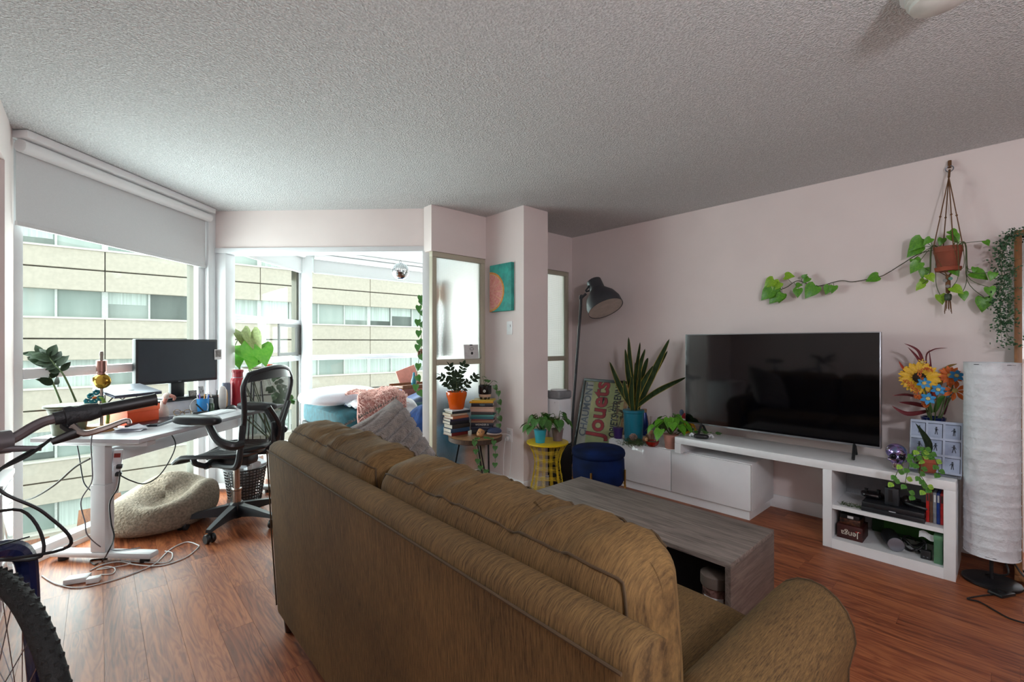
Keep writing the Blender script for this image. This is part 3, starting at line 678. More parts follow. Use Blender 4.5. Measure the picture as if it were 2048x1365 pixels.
# orange shoe box
c0, c1, c2 = dz(255, 853), dz(318, 843), dz(190, 846)
ex, ey = (c1-c0), (c2-c0); t = thing('shoe_box', 'orange cardboard shoe box on the desk', 'box', c0)
ang = math.atan2(ex.y, ex.x); m_or = mat('orange_card', '#e0501f', .6, var=.04)
W_, Dp = ex.length, min(.23, ey.length)
B().b2(0, W_, 0, Dp, 0, .10, bev=.002).out('box_body', m_or, t, rz=ang); B().b2(-.004, W_+.004, -.004, Dp+.004, .085, .125, bev=.002).out('lid', mat('orange_card_lid', '#f0683a', .6, var=.04), t, rz=ang)
# laptop on its stand, tablet behind
def slab(name, label, cat, c, ax, ay, sx, sy, th, m, logo=None, logo_m=None):
    ax = Vector(ax).normalized(); az = ax.cross(Vector(ay)).normalized(); ay = az.cross(ax)
    M = Matrix((ax, ay, az)).transposed().to_4x4(); M.translation = c
    t = thing(name, label, cat); t.matrix_local = M
    return t, M
cA, cB, cC, cD = on_d(209, 779, 2.85), on_d(257, 797, 2.75), on_d(305, 786, 3.0), on_d(252, 762, 3.1)
t, M = slab('laptop', 'closed silver laptop with a dark fruit logo on a wire stand', 'laptop', (cA+cB+cC+cD)/4, cB-cA, cD-cA, .25, .26, .016, None)
m_sil = mat('brushed_silver', '#777a84', .4, metal=.7, var=.02)
B().b2(-.125, .125, -.13, .13, 0, .006, bev=.003).out('lid', m_sil, t); B().b2(-.125, .125, -.13, .13, -.014, -.002, bev=.003).out('base', mat('laptop_base', '#5d6072', .35, metal=.6), t)
lg = B(); n = 16
lg.prism([(.016*math.cos(a)*(1+.08*math.cos(2*a))-(.006 if abs(a) < .35 else 0), .018*math.sin(a)+(.0-.003*math.exp(-((a-math.pi/2)/.3)**2))) for a in [2*math.pi*i/n-math.pi for i in range(n)]], 0, .0008); lg.prism([(.0, .019), (.003, .026), (.009, .029), (.006, .021)], 0, .0008)
lg.out('fruit_logo', m_blk, t, M=Matrix.Translation((.03, 0, .006)) @ Matrix.Rotation(math.pi, 4, 'Z'))
cc = (cA+cB+cC+cD)/4
t = thing('laptop_stand', 'thin steel wire stand under the silver laptop', 'stand', (cc.x, cc.y, DZ+.126), -math.pi/4+.3)
b = B(); hh = cc.z-DZ-.126-.02
for s in (-1, 1): b.tube([(-.1, s*.08, .004), (.09, s*.08, .004), (-.02, s*.08, hh*.85), (.05, s*.08, hh*.9)], .004, 6); b.tube([(-.1, s*.08, .004), (-.03, s*.08, hh*.95)], .004, 6)
b.tube([(-.1, -.08, .004), (-.1, .08, .004)], .004, 6); b.out('wire_frame', m_blkm, t)
# notebook computer, papers
c = dz(310, 846); t = thing('black_notebook', 'closed black notebook at the front edge of the desk', 'notebook', c, -math.pi/4+.28)
B().b2(-.09, .09, -.17, .17, .0, .016, bev=.004).out('cover', mat('blue_black_cover', '#161b29', .25), t); B().b2(-.087, .092, -.167, .167, .004, .012).out('pages', mat('paper_edge', '#8f959e', .7), t)
t = thing('loose_papers', 'small stack of folded white papers on the desk edge', 'paper', dz(262, 862), -.5)
for k in range(3): B().grid(lambda u, v, k=k: ((u-.5)*.15, (v-.5)*.1, .002+.004*k+.012*abs(u-.5)*(k+.5)+.006*math.sin(5*v+k)), 8, 6, thick=.0006).out('sheet', mat('white_paper', '#dfe1ea', .7), t, rz=k*.5)
# crochet flower
m_teal = mat('teal_yarn', '#12707c', .9, var=.3, scale=60, bump=.5, bscale=120)
c = dz(213, 858); t = thing('crochet_flower', 'teal crochet flower with a bent green stem', 'ornament', c)
B().tube(rel(t, [c+Vector((0, 0, .006)), on_d(216, 830, 2.83), on_d(206, 800, 2.78), on_d(196, 797, 2.78)]), .009, 8, k=6).out('stem', mat('green_yarn', '#7ea24b', .9), t)
for k, (u, v) in enumerate(((193, 786), (182, 793), (176, 803), (188, 803), (200, 796))):
    p = on_d(u, v, 2.78)-t.location; B().tube([p+Vector((.016*math.cos(q*.9+k)*(1-q*.07), .01*math.sin(q*.9+k), .014*math.sin(q*.9+k)*(1-q*.07))) for q in range(10)], .007, 7).out('petal', m_teal, t)
B().sph(on_d(190, 796, 2.77)-t.location, (.014, .014, .008)).out('flower_eye', mat('rust_yarn', '#a3561f', .9), t)
# plush bird toy
c = dz(326, 838); t = thing('plush_bird', 'small pink and white plush bird toy beside the monitor', 'soft toy', c)
m_pl = mat('white_plush', '#c7b9b2', .95, bump=.4, bscale=150); m_pk = mat('pink_plush', '#b0786c', .95, bump=.4, bscale=150)
B().lathe([(0, 0), (.03, .005), (.037, .03), (.03, .07), (.018, .10), (.014, .13), (0, .14)], 18).out('body', m_pl, t)
hp = on_d(334, 792, c.x*SH+c.y*CH)-t.location
B().tube([(0, 0, .09), tuple((Vector((0, 0, .09))+hp)/2), tuple(hp)], .013, 10, k=4).out('neck', m_pk, t)
h_ = B().sph(hp, (.026, .024, .022)).out('head', m_pl, t); B().sph(hp+Vector((.018, -.012, .002)), .006).out('eye', m_blk, h_)
B().tube([hp+Vector((.015, -.01, 0)), hp+Vector((.04, -.02, -.012)), hp+Vector((.036, -.022, -.035))], [.014, .011, .006], 10, k=4).out('beak', m_pk, t)
B().sph((0, 0, .03), (.034, .034, .03)).out('base_ball', mat('brown_plush', '#8d6552', .95), t)
# monitor
mc = CD(-2.575, 3.50, DZ); MM = Matrix.Translation(mc)
pL, pR = on_d(269, 686, 3.24), on_d(433, 686, 3.80); v = (pR-pL); w = v.length; rz = math.atan2(v.y, v.x)
t = thing('computer_monitor', 'wide black computer monitor on the desk riser', 'monitor', ((pL.x+pR.x)/2, (pL.y+pR.y)/2, DZ+.112), rz)
B().b2(-w/2, w/2, -.012, .03, .12, .455, bev=.006).out('bezel', m_blk, t); B().b2(-w/2+.018, w/2-.018, -.0135, -.011, .14, .438).out('screen', mat('monitor_glass', '#2b323a', .35, spec=.4, var=.03), t)
B().b2(-.05, .05, .01, .045, .0, .25, bev=.005).out('stand_neck', m_blk, t); B().b2(-.12, .12, -.07, .10, 0, .012, bev=.005).out('stand_foot', m_blk, t)
text('acer', .014, mat('grey_print', '#9aa0a8', .5), t, Matrix.Translation((0, -.013, .1315)) @ Matrix.Rotation(math.pi/2, 4, 'X'))
# riser
t = thing('monitor_riser', 'white monitor riser with a black top', 'riser', ((pL.x+pR.x)/2, (pL.y+pR.y)/2, DZ), rz)
B().b2(-.30, .27, -.08, .11, .098, .112, bev=.003).out('top_board', m_blk, t); B().b2(-.285, .255, -.06, .10, 0, .098, bev=.003).out('body', m_dw, t)
RZ = DZ+.112
def stand_photo(u, v0, v1, d, w, label, m_in, m_fr, zbase, rz=-.5, name='instant_photo', cat='photo'):
    p = on_d(u, v1, d); h = (v1-v0)*d/FPX
    t = thing(name, label, cat, (p.x, p.y, zbase), rz); M = Matrix.Rotation(-.12, 4, 'X')
    B().b2(-w/2, w/2, -.003, .003, 0, h, M=M, bev=.001).out('card', m_fr, t); B().b2(-w*.4, w*.4, -.0035, -.0025, h*.25, h*.92, M=M).out('picture', m_in, t)
m_pic = mat('dark_snapshot', '#2c2b2f', .3, var=.8, scale=60, hex2='#8d8f94', lo=.55, hi=.6); m_pic2 = mat('sepia_snapshot', '#8f8a88', .3, var=.5, scale=70, hex2='#5b5552'); m_wh = mat('photo_border', '#dcdcdc', .4)
pr = t.matrix_local if False else Matrix.Translation(t.location) @ Matrix.Rotation(rz, 4, 'Z')
def on_riser(x, y): return pr @ Vector((x, y, .112))
def rphoto(x, y, w, h, label, m_in, m_fr, name='instant_photo'):
    p = on_riser(x, y); q = thing(name, label, 'photo', p, rz+.25); M = Matrix.Rotation(-.12, 4, 'X')
    B().b2(-w/2, w/2, -.003, .003, 0, h, M=M, bev=.001).out('card', m_fr, q); B().b2(-w*.4, w*.4, -.0036, -.0026, h*.25, h*.92, M=M).out('picture', m_in, q)
rphoto(.14, -.055, .054, .085, 'instant photo with dark picture standing on the riser', m_pic, m_wh)
rphoto(.07, -.06, .075, .055, 'small black framed snapshot lying against the monitor foot', m_pic2, m_blk, 'framed_snapshot')
q = thing('instant_photo', 'instant photo stuck on the monitor edge', 'photo', (pR.x, pR.y, 1.14), rz); B().b2(-.03, .03, -.02, -.017, 0, .085).out('card', m_wh, q); B().b2(-.024, .024, -.0206, -.0199, .022, .078).out('picture', m_pic2, q)
# cups and bottles
def cup(label, c, r, h, m, pens=(), name='pen_cup'):
    t = thing(name, label, 'cup', c); B().lathe([(0, 0), (r*.85, 0), (r, h), (r*.92, h), (r*.78, .008), (0, .008)], 20).out('cup_body', m, t)
    rr = random.Random(h*100)
    for k, hx in enumerate(pens):
        a = rr.uniform(0, 6.28); ln = rr.uniform(.12, .16); p0 = Vector((.4*r*math.cos(a), .4*r*math.sin(a), .015)); p1 = Vector((.95*r*math.cos(a), .95*r*math.sin(a), ln))
        B().tube([p0, p0.lerp(p1, .85), p1], [.0045, .0045, .003], 7).out('pen', mat('pen_'+hx[1:], hx, .4), t)
cup('blue cup full of coloured pens beside the monitor', dz(406, 826), .042, .11, mat('blue_plastic', '#1d76b5', .35), ('#e05fa0', '#2f57b5', '#d9d9d9', '#e29a3a', '#7a59b8', '#4ba0c9', '#dddddd'))
cup('black pen cup with an orange brush beside the blue cup', dz(431, 820), .036, .105, m_blk, ('#d96a4a', '#e8e2df', '#222222'))
t = thing('spray_bottle', 'small clear spray bottle with green liquid', 'bottle', dz(422, 824)); B().lathe([(0, 0), (.022, 0), (.022, .06), (.018, .068)], 18).out('bottle_body', mat('green_liquid', '#4d6650', .15, trans=.3), t); B().lathe([(.016, .066), (.016, .10), (.012, .105), (0, .105)], 16).out('cap', mat('clear_cap', '#c9d2d2', .15, trans=.5), t)
t = thing('lotion_bottle', 'pearly lotion bottle with amber edge', 'bottle', dz(445, 820)); B().pillow((0, 0, .095), (.055, .04, .19), e=.6).out('bottle_body', mat('pearl_lotion', '#cfc7c4', .3, var=.08), t); B().pillow((.012, .01, .085), (.05, .036, .17), e=.6).out('amber_side', mat('amber_lotion', '#c58a3a', .3), t)
t = thing('grey_tube_bottle', 'tall grey bottle behind the lotion', 'bottle', dz(452, 815)); B().lathe([(0, 0), (.034, 0), (.034, .19), (.028, .205), (0, .207)], 20).out('bottle_body', mat('slate_plastic', '#5c6275', .4), t)
t = thing('water_bottle', 'tall red water bottle at the far end of the desk', 'bottle', dz(476, 812)); m_red = mat('red_bottle_coat', '#9a1626', .35, var=.05)
B().lathe([(0, 0), (.052, 0), (.056, .006), (.056, .215), (.05, .235), (.04, .245)], 28).out('bottle_body', m_red, t); B().lathe([(.041, .247), (.041, .285), (.046, .287), (.046, .305), (.04, .31), (0, .31)], 24).out('screw_cap', mat('red_cap', '#8a0f1f', .35), t); B().lathe([(.043, .241), (.043, .247), (.0, .247)], 24).out('neck_ring', m_sil, t)
# keyboard, mouse, glasses, cable
t = thing('keyboard', 'slim white keyboard in front of the pen cups', 'keyboard', dz(428, 829), -math.pi/4)
B().b2(-.06, .06, -.17, .17, 0, .012, bev=.004).out('case', mat('keyboard_white', '#dcdfe2', .4), t)
kb = B()
for r_ in range(5):
    for k in range(15): kb.b2(-.052+r_*.021, -.034+r_*.021, -.163+k*.0217, -.144+k*.0217, .012, .0155)
o = kb.out('keys', mat('key_white', '#eceef0', .5), t); o['kind'] = 'stuff'
t = thing('computer_mouse', 'black mouse beside the keyboard', 'mouse', dz(462, 820)); B().sph((0, 0, .012), (.035, .055, .026), M=Matrix.Rotation(-.6, 4, 'Z')).out('shell', m_blk, t); B().b2(-.03, .03, -.045, .045, 0, .008, bev=.003).out('sole', m_blk, t)
t = thing('eyeglasses', 'tortoiseshell round eyeglasses folded on the desk', 'eyeglasses', dz(365, 832), -.55)
m_tor = mat('tortoiseshell', '#3a2814', .3, var=.5, scale=90, hex2='#9a7a45', lo=.5, hi=.55)
for s in (-1, 1):
    B().tube([(s*.034+.024*math.cos(a*.5236), 0, .024+.022*math.sin(a*.5236)) for a in range(12)], .0022, 6, closed=True).out('rim', m_tor, t); B().tube([(s*.06, 0, .03), (s*.06, .03, .028), (s*.01, .11, .004)], .002, 6).out('temple', m_tor, t)
B().tube([(-.011, 0, .028), (0, -.002, .032), (.011, 0, .028)], .002, 6).out('bridge', m_tor, t)
def cable(label, pts, r, m, name='power_cable', k=8, cat='cable', n=6): return tag(B().tube(pts, r, n, k=k).out(name, m), label, cat)
m_wc = mat('white_cable', '#dcdcdc', .5); m_bc = mat('black_cable', '#141416', .5); m_brc = mat('brown_cable', '#3a3022', .5)
cable('white cable looped upright on the desk', [dz(385, 829, DZ+.003), on_d(380, 812, 3.5), on_d(392, 798, 3.5), on_d(410, 803, 3.5), on_d(416, 815, 3.5), dz(410, 826, DZ+.003), dz(395, 828, DZ+.003)], .0025, m_wc)
t = thing('microphone', 'small black microphone lying beside the blue cup', 'microphone', dz(400, 829)); B().tube([(-.04, -.02, .01), (.05, .03, .012)], [.011, .008], 10).out('handle', m_blk, t); B().tube([(.03, .02, .012), (.0, .03, .05), (-.02, .03, .075)], .005, 8).out('arm', m_blk, t)
# ------------------------------------------------------------------ plants beyond the desk
sc_ = E(4.22, -2.45); t = thing('potted_monstera', 'bright green monstera behind the office chair', 'plant', sc_)
pot(t, [(0, 0), (.08, 0), (.11, .30), (.115, .33), (.10, .33)], mat('white_planter', '#d4d4d0', .4), .31, .10)
L_mon = leaf_mesh('heart', mat('monstera_leaf', '#5f9a2e', .4, var=.25, scale=8, hex2='#4f9326', lo=.4, hi=.6), n=9, bend=.3, fold=.12)
L_mon2 = leaf_mesh('heart', mat('monstera_underside', '#98a868', .5, var=.15, scale=10), n=9, bend=.45, fold=.7)
MD = 4.25
for (u0, v0, u1, v1, um, vm, Lm, wd_) in ((482, 664, 497, 700, 450, 780, L_mon2, .7), (500, 668, 520, 705, 500, 735, L_mon2, .75), (517, 690, 498, 738, 480, 745, L_mon, 1.25), (490, 690, 512, 722, 478, 738, L_mon, 1.1), (522, 690, 532, 728, 498, 740, L_mon, 1.0), (472, 706, 478, 732, 440, 755, L_mon, 1.0), (458, 745, 452, 790, 455, 800, L_mon, .9)):
    b0, b1, bm_ = on_d(u0, v0, MD)-t.location, on_d(u1, v1, MD-.08)-t.location, on_d(um, vm, MD)-t.location
    leaf(t, Lm, b0, b1, Vector((-.2, -.95, .35)), wd_); B().tube([(0, 0, .31), bm_, b0], .004, 6, k=6).out('stalk', m_stem, t)
pz = on_d(511, 760, 4.55); t = thing('bowl_planter', 'cream bowl planter with a red bloom on a tall stand', 'planter', (pz.x, pz.y, 0))
b = B(); hz = pz.z
for k in range(3): a = 2.1*k; b.tube([(.12*math.cos(a), .12*math.sin(a), 0), (.05*math.cos(a), .05*math.sin(a), hz-.01)], .008, 6)
b.out('stand_legs', m_blkm, t)
B().lathe([(0, hz-.02), (.05, hz-.015), (.10, hz+.04), (.125, hz+.115), (.118, hz+.115), (.09, hz+.05), (0, hz)], 26).out('bowl', mat('cream_ceramic', '#cfc8ba', .4), t); B().lathe([(.127, hz+.115), (.13, hz+.12), (.127, hz+.127), (.12, hz+.12)], 26).out('rim', mat('brown_rim', '#5d4e40', .5), t)
for k in range(6): a = k*1.05; leaf(t, leaf_mesh('petal', mat('red_petal', '#c8381c', .5)) if k == 0 else bpy.data.meshes['leaf_red'], (.10, -.06, hz+.14), Vector((.10+.05*math.cos(a), -.06+.05*math.sin(a), hz+.165)), name='petal') if False else None
b = B()
for k in range(6): a = k*1.05; b.sph((.11+.018*math.cos(a), -.07+.018*math.sin(a), hz+.145), (.018, .018, .012), 8, 6)
b.out('red_bloom', mat('red_petal', '#c8381c', .5), t); leaf(t, L_heart, (.12, -.08, hz+.14), (.19, -.12, hz+.16))
# vine hanging under the bowl
t = thing('trailing_vine', 'thin trailing vine hanging beside the office chair back', 'plant', (pz.x, pz.y, 0))
for k, pts in enumerate((((535, 742), (548, 790), (565, 800), (583, 800)), ((540, 742), (560, 770), (572, 790)), ((530, 750), (552, 800), (566, 812)))):
    sprig(t, rel(t, [on_d(u, v, 4.45+.02*k) for u, v in pts]), L_ovalg, 7, .055, .002, seed=20+k, wid=1.6, face=True)
# ------------------------------------------------------------------ floor around the desk
m_knit = mat('beige_knit', '#8f8170', .95, var=.22, scale=70, bump=1.0, bscale=75)
c = CD(-2.44, 3.20); t = thing('knitted_pouf', 'slumped beige knitted floor pouf under the desk', 'pouf', c, .3)
def pouf(u, v):
    a = 2*math.pi*u; e = math.pi*(v-.5); r = .335*(1+.06*math.sin(2*a+1)+.03*math.sin(3*a))*max(0, math.cos(e))**.45
    z = .5*(1+(abs(math.sin(e))**.7)*(1 if e > 0 else -1)); x, y = r*math.cos(a), r*math.sin(a)*.82
    h = .275*(1+.13*math.sin(a*1+.6))
    zz = z*h
    if e > 0: zz -= .085*math.exp(-((x-.05)**2/.03+(y+.06-.3*x)**2/.006))*z; zz += .02*math.sin(11*x+7*y)*z+.012*math.sin(19*y-8*x)*z
    return (x, y, zz)
B().grid(pouf, 48, 24, cu=True).out('knit_cover', m_knit, t, smooth=80)
# waste basket
c = CD(-2.17, 3.70); t = thing('waste_basket', 'dark woven plastic waste basket behind the chair', 'basket', c)
bk = B(); h_, r0, r1 = .27, .115, .15; nz_, na = 11, 36
m_bk = mat('dark_basket', '#2b2628', .5)
for i in range(nz_+1):
    z = .012+(h_-.012)*i/nz_; r = r0+(r1-r0)*i/nz_; bk.tube([(r*math.cos(2*math.pi*j/24), r*math.sin(2*math.pi*j/24), z) for j in range(24)], .0058 if i < nz_ else .008, 5, closed=True)
for j in range(na): a = 2*math.pi*j/na; bk.tube([(r0*math.cos(a), r0*math.sin(a), .01), (r1*math.cos(a), r1*math.sin(a), h_)], .0035, 4)
bk.lathe([(0, .0), (r0, 0), (r0, .012), (0, .012)], 24); o = bk.out('lattice', m_bk, t); o['kind'] = 'stuff'
def bag(u, v):
    a = 2*math.pi*u; rr = .06+.085*v if v < .8 else .128-.02*math.sin(9*a); return (rr*math.cos(a)*(1+.08*math.sin(5*a+3*v)), rr*math.sin(a)*(1+.08*math.sin(5*a+3*v)), .02+.29*v+.025*math.sin(4*a)*v*v)
B().grid(bag, 30, 12, cu=True).out('bin_liner', mat('white_bin_bag', '#d5d6da', .4), t)
# power strip on the desk leg and its cords
p = on_d(227, 920, 2.72); t = thing('power_strip', 'white power strip hanging beside the desk leg', 'power strip', (p.x, p.y, .38), -.2)
M = Matrix.Rotation(.09, 4, 'Y')
B().b2(-.022, .022, -.015, .015, 0, .26, bev=.006, M=M).out('strip_body', mat('strip_white', '#d9d9dc', .4), t); B().b2(-.015, .015, -.017, -.013, .215, .24, M=M).out('red_switch', mat('switch_red', '#8e2a22', .4), t)
for z in (.12, .165): B().box((.018, -.03, z), (.03, .035, .022), M=M, bev=.005).out('plug', m_blk, t)
q = t.location
def w(u, v, d): return on_d(u, v, d)
cable('black cord drooping under the desk to its power strip', [w(238, 950, 2.72), w(262, 962, 2.75), w(290, 968, 2.85), w(318, 952, 2.95), w(340, 920, 3.0), w(351, 890, 3.0), w(342, 868, 3.0)], .004, m_bc)
cable('black cord twisting down the desk leg', [w(240, 942, 2.66), w(236, 975, 2.62), w(220, 1005, 2.6), w(222, 1045, 2.58), w(228, 1075, 2.56), w(216, 1105, 2.5), on_z(205, 1122, .004), on_z(190, 1130, .004), on_z(182, 1121, .004), on_z(215, 1118, .004)], .004, m_bc)
cable('black cord hanging from the desk end', [w(150, 870, 2.66), w(158, 910, 2.66), w(164, 950, 2.66), w(170, 970, 2.66), w(186, 986, 2.66)], .0035, m_bc)
cable('grey cord hanging down the window side of the desk', [w(186, 862, 2.5), w(182, 890, 2.52), w(184, 930, 2.52), w(183, 965, 2.52), w(162, 1003, 2.52), w(170, 1045, 2.5), w(176, 1072, 2.5), on_z(208, 1098, .07), on_z(240, 1101, .065), on_z(280, 1096, .065)], .003, mat('grey_cable', '#6f7078', .5))
cable('thick brown cord running from window to desk', [w(180, 918, 2.62), w(150, 935, 2.62), w(110, 970, 2.62), w(70, 995, 2.62), w(40, 1003, 2.62)], .0055, m_brc)
t = thing('power_adapter', 'white laptop power adapter on the floor', 'power adapter', on_z(160, 1163, 0), -.35)
B().b2(-.06, .04, -.03, .03, 0, .028, bev=.005).out('brick_body', m_wc, t); B().b2(.045, .10, -.06, -.02, 0, .028, bev=.005).out('wall_plug', m_wc, t)
f = lambda u, v: on_z(u, v, .004)
cable('white cable looping over the floor beside the desk', [f(137, 1163), f(125, 1172), f(160, 1176), f(215, 1164), f(270, 1146), f(310, 1128), f(340, 1100), f(372, 1085), f(394, 1090), f(396, 1096), f(370, 1116), f(320, 1132), f(270, 1130), f(240, 1124), f(205, 1130), f(180, 1142)], .0035, m_wc, k=6)
cable('second white cable with a small loop near the adapter', [f(200, 1150), f(225, 1148), f(230, 1138), f(215, 1134), f(195, 1140), f(255, 1130), f(258, 1124), f(246, 1122), f(330, 1126), f(345, 1108), f(330, 1103)], .003, m_wc, k=6)
cable('white cable end reaching toward the bicycle', [f(124, 1172), f(110, 1168), f(95, 1160), f(84, 1152)], .003, m_wc)
# white cabinet in the hall opening
t = thing('hall_cabinet', 'low white cabinet in the hall opening behind the bicycle', 'cabinet', (-.60, 3.205, 0))
B().b2(-.28, .28, -.185, .185, .05, .62, bev=.004).out('body', m_lac, t); B().b2(-.29, .29, -.195, .195, .62, .645, bev=.003).out('top', m_lac, t); B().b2(-.27, .27, -.18, .18, 0, .05).out('plinth', m_lac, t); B().b2(.28, .285, -.175, .175, .08, .60, bev=.002).out('door', m_gloss, t)
# ------------------------------------------------------------------ bicycle
def bike():
    fx, fd = .90, -.43; A = CD(-1.25, 1.115)
    fwd = (CD(fx, fd)).normalized(); rz = math.atan2(fwd.y, fwd.x)
    t = thing('bicycle', 'dark blue bicycle with twist grip handlebar leaning at the hall opening', 'bicycle', (A.x, A.y, 0), rz)   # local +x forward, origin under the front axle
    R = .335; m_tire = mat('knobby_rubber', '#191a1a', .8, bump=.6, bscale=90); m_blue = mat('navy_frame_paint', '#141b3d', .2, coat=.5, var=.05); m_st = mat('spoke_steel', '#9a9da3', .3, metal=.9)
    def wheel(x, nm):
        b = B(); b.tube([(x+R*math.cos(2*math.pi*i/56), 0, .36+R*math.sin(2*math.pi*i/56)) for i in range(56)], .0225, 12, closed=True); w = b.out('tyre', m_tire, t)
        k = B()
        for i in range(72):
            a = 2*math.pi*i/72
            for s in (-1, 0, 1):
                aa = a+(.044 if s == 0 else 0); rr = R+.021-(.004 if s else 0); k.box((x+rr*math.cos(aa), s*.015, .36+rr*math.sin(aa)), (.006, .007, .008), M=None)
        o = k.out('tread_knobs', m_tire, w); o['kind'] = 'stuff'
        B().tube([(x+(R-.03)*math.cos(2*math.pi*i/48), 0, .36+(R-.03)*math.sin(2*math.pi*i/48)) for i in range(48)], .010, 8, closed=True).out('rim', m_st, t)
        for i in range(32):
            a = 2*math.pi*i/32; s = (-1)**i; a0 = a+(.5 if i % 4 < 2 else -.5)
            B().tube([(x+.022*math.cos(a0), s*.03, .36+.022*math.sin(a0)), (x+(R-.035)*math.cos(a), 0, .36+(R-.035)*math.sin(a))], .0011, 4).out('spoke', m_st, t)
        B().cyl((x, -.05, .36), (x, .05, .36), .016, n=12).out('hub', m_st, t)
    wheel(0, 'front'); wheel(-1.03, 'rear')
    cr = Vector((-.085, 0, .745))
    b = B(); b.tube([cr+Vector((-.03, 0, .06)), cr], .02, 10)
    b.out('steerer_tube', m_blue, t)
    b = B()
    for s in (-1, 1): b.tube([cr, cr+Vector((0, s*.035, -.002)), cr+Vector((.01, s*.062, -.03)), cr+Vector((.03, s*.066, -.12)), (0, s*.06, .36)], [.024, .025, .023, .02, .012], 10, k=5)
    b.out('fork', m_blue, t)
    ht = Vector((-.15, 0, .95))
    B().cyl(cr+Vector((-.015, 0, .03)), ht, .024, n=14).out('head_tube', m_blue, t)
    bb = Vector((-.62, 0, .30)); st = Vector((-.80, 0, .82))
    for nm, p, q, r in (('down_tube', ht+Vector((.03, 0, -.12)), bb, .022), ('top_tube', ht+Vector((0, 0, -.03)), st, .018), ('seat_tube', bb, st+Vector((-.03, 0, .08)), .017), ('chain_stay', bb, Vector((-1.03, 0, .36)), .012), ('seat_stay', st, Vector((-1.03, 0, .36)), .010)):
        B().cyl(p, q, r, n=12).out(nm, m_blue, t)
    B().cyl(st+Vector((-.03, 0, .08)), st+Vector((-.05, 0, .16)), .013, n=10).out('seat_post', m_st, t)
    B().pillow(tuple(st+Vector((-.04, 0, .18))), (.27, .15, .06), e=.8).out('saddle', m_blk, t)
    inv = Matrix.Rotation(-rz, 4, 'Z') @ Matrix.Translation((-A.x, -A.y, 0))
    def lw(x, d, z): return inv @ CD(x, d, z)
    bc = lw(-1.31, 1.155, 1.025); m_bar = mat('grey_handlebar', '#6a6669', .35, metal=.5)
    B().tube([ht, ht+Vector((-.01, 0, .06)), bc], .017, 10).cyl(bc-Vector((0, .025, 0)), bc+Vector((0, .025, 0)), .03, n=14).out('stem', m_bar, t)
    def bp(tt, z): return lw(-1.31+.62*tt, 1.155+.78*tt, z)
    for sgn in (1, -1):
        pts = [bp(0, 1.025), bp(.03*sgn, 1.032), bp(.07*sgn, 1.06), bp(.105*sgn, 1.073), bp(.2*sgn, 1.085), bp(.33*sgn, 1.104)]
        B().tube(pts, .0135, 10, k=4).out('handlebar', m_bar, t)
        B().tube([bp(.20*sgn, 1.086), bp(.205*sgn, 1.0865), bp(.325*sgn, 1.1035), bp(.33*sgn, 1.104)], [.019, .018, .018, .02], 14).out('grip', m_blk, t)
        rg = mat('ribbed_shifter', '#202226', .6, bump=.5, bscale=70)
        B().tube([bp(.105*sgn, 1.073), bp(.125*sgn, 1.076), bp(.126*sgn, 1.076), bp(.14*sgn, 1.078), bp(.15*sgn, 1.079), bp(.175*sgn, 1.082), bp(.198*sgn, 1.086)], [.018, .018, .027, .027, .023, .025, .021], 18).out('twist_shifter', rg, t)
        c0 = bp(.135*sgn, 1.05); dn = Vector((0, 0, -1)); fw = Vector((1, 0, 0))
        B().tube([bp(.135*sgn, 1.07), c0+fw*-.005, c0+Vector((.03, 0, -.02)), bp(.09*sgn, 1.015)+fw*.03], [.017, .018, .015, .009], 10).out('brake_body', m_blk, t)
        B().tube([c0+fw*.02, bp(.15*sgn, 1.03)+fw*.045, bp(.19*sgn, 1.04)+fw*.055, bp(.235*sgn, 1.055)+fw*.055, bp(.24*sgn, 1.045)+fw*.06], [.010, .009, .008, .0075, .006], 8, k=4).out('brake_lever', mat('polished_lever', '#a49c98', .25, metal=.8), t)
    # clamp lever and cables near the stem
    B().tube([bc+Vector((.01, -.02, -.01)), bp(.075, 1.0)+Vector((.02, 0, 0))], [.010, .007], 10).out('clamp_lever', m_bar, t)
    B().tube([bp(.10, 1.02), bp(.04, .99)+Vector((.05, 0, 0)), bp(-.05, .95)+Vector((.08, 0, 0)), lw(-1.33, 1.05, .86), lw(-1.23, 1.14, .86), lw(-1.19, 1.15, .74), cr+Vector((.04, -.05, .02))], .004, 6, k=8).out('brake_cable', m_bc, t)
    B().tube([bp(.09, 1.01), bp(-.02, .97)+Vector((.09, 0, 0)), lw(-1.20, 1.07, .93), lw(-1.15, 1.12, .86), lw(-1.13, 1.16, .76), cr+Vector((.05, -.03, .0))], .004, 6, k=8).out('shift_cable', m_bc, t)
    B().tube([cr+Vector((.02, -.05, -.03)), cr+Vector((.05, -.065, -.05)), cr+Vector((.055, -.06, .03))], .010, 8).tube([cr+Vector((.055, -.06, .03)), cr+Vector((.05, .06, .03))], .002, 5).out('rim_brake', m_blkm, t)
bike()
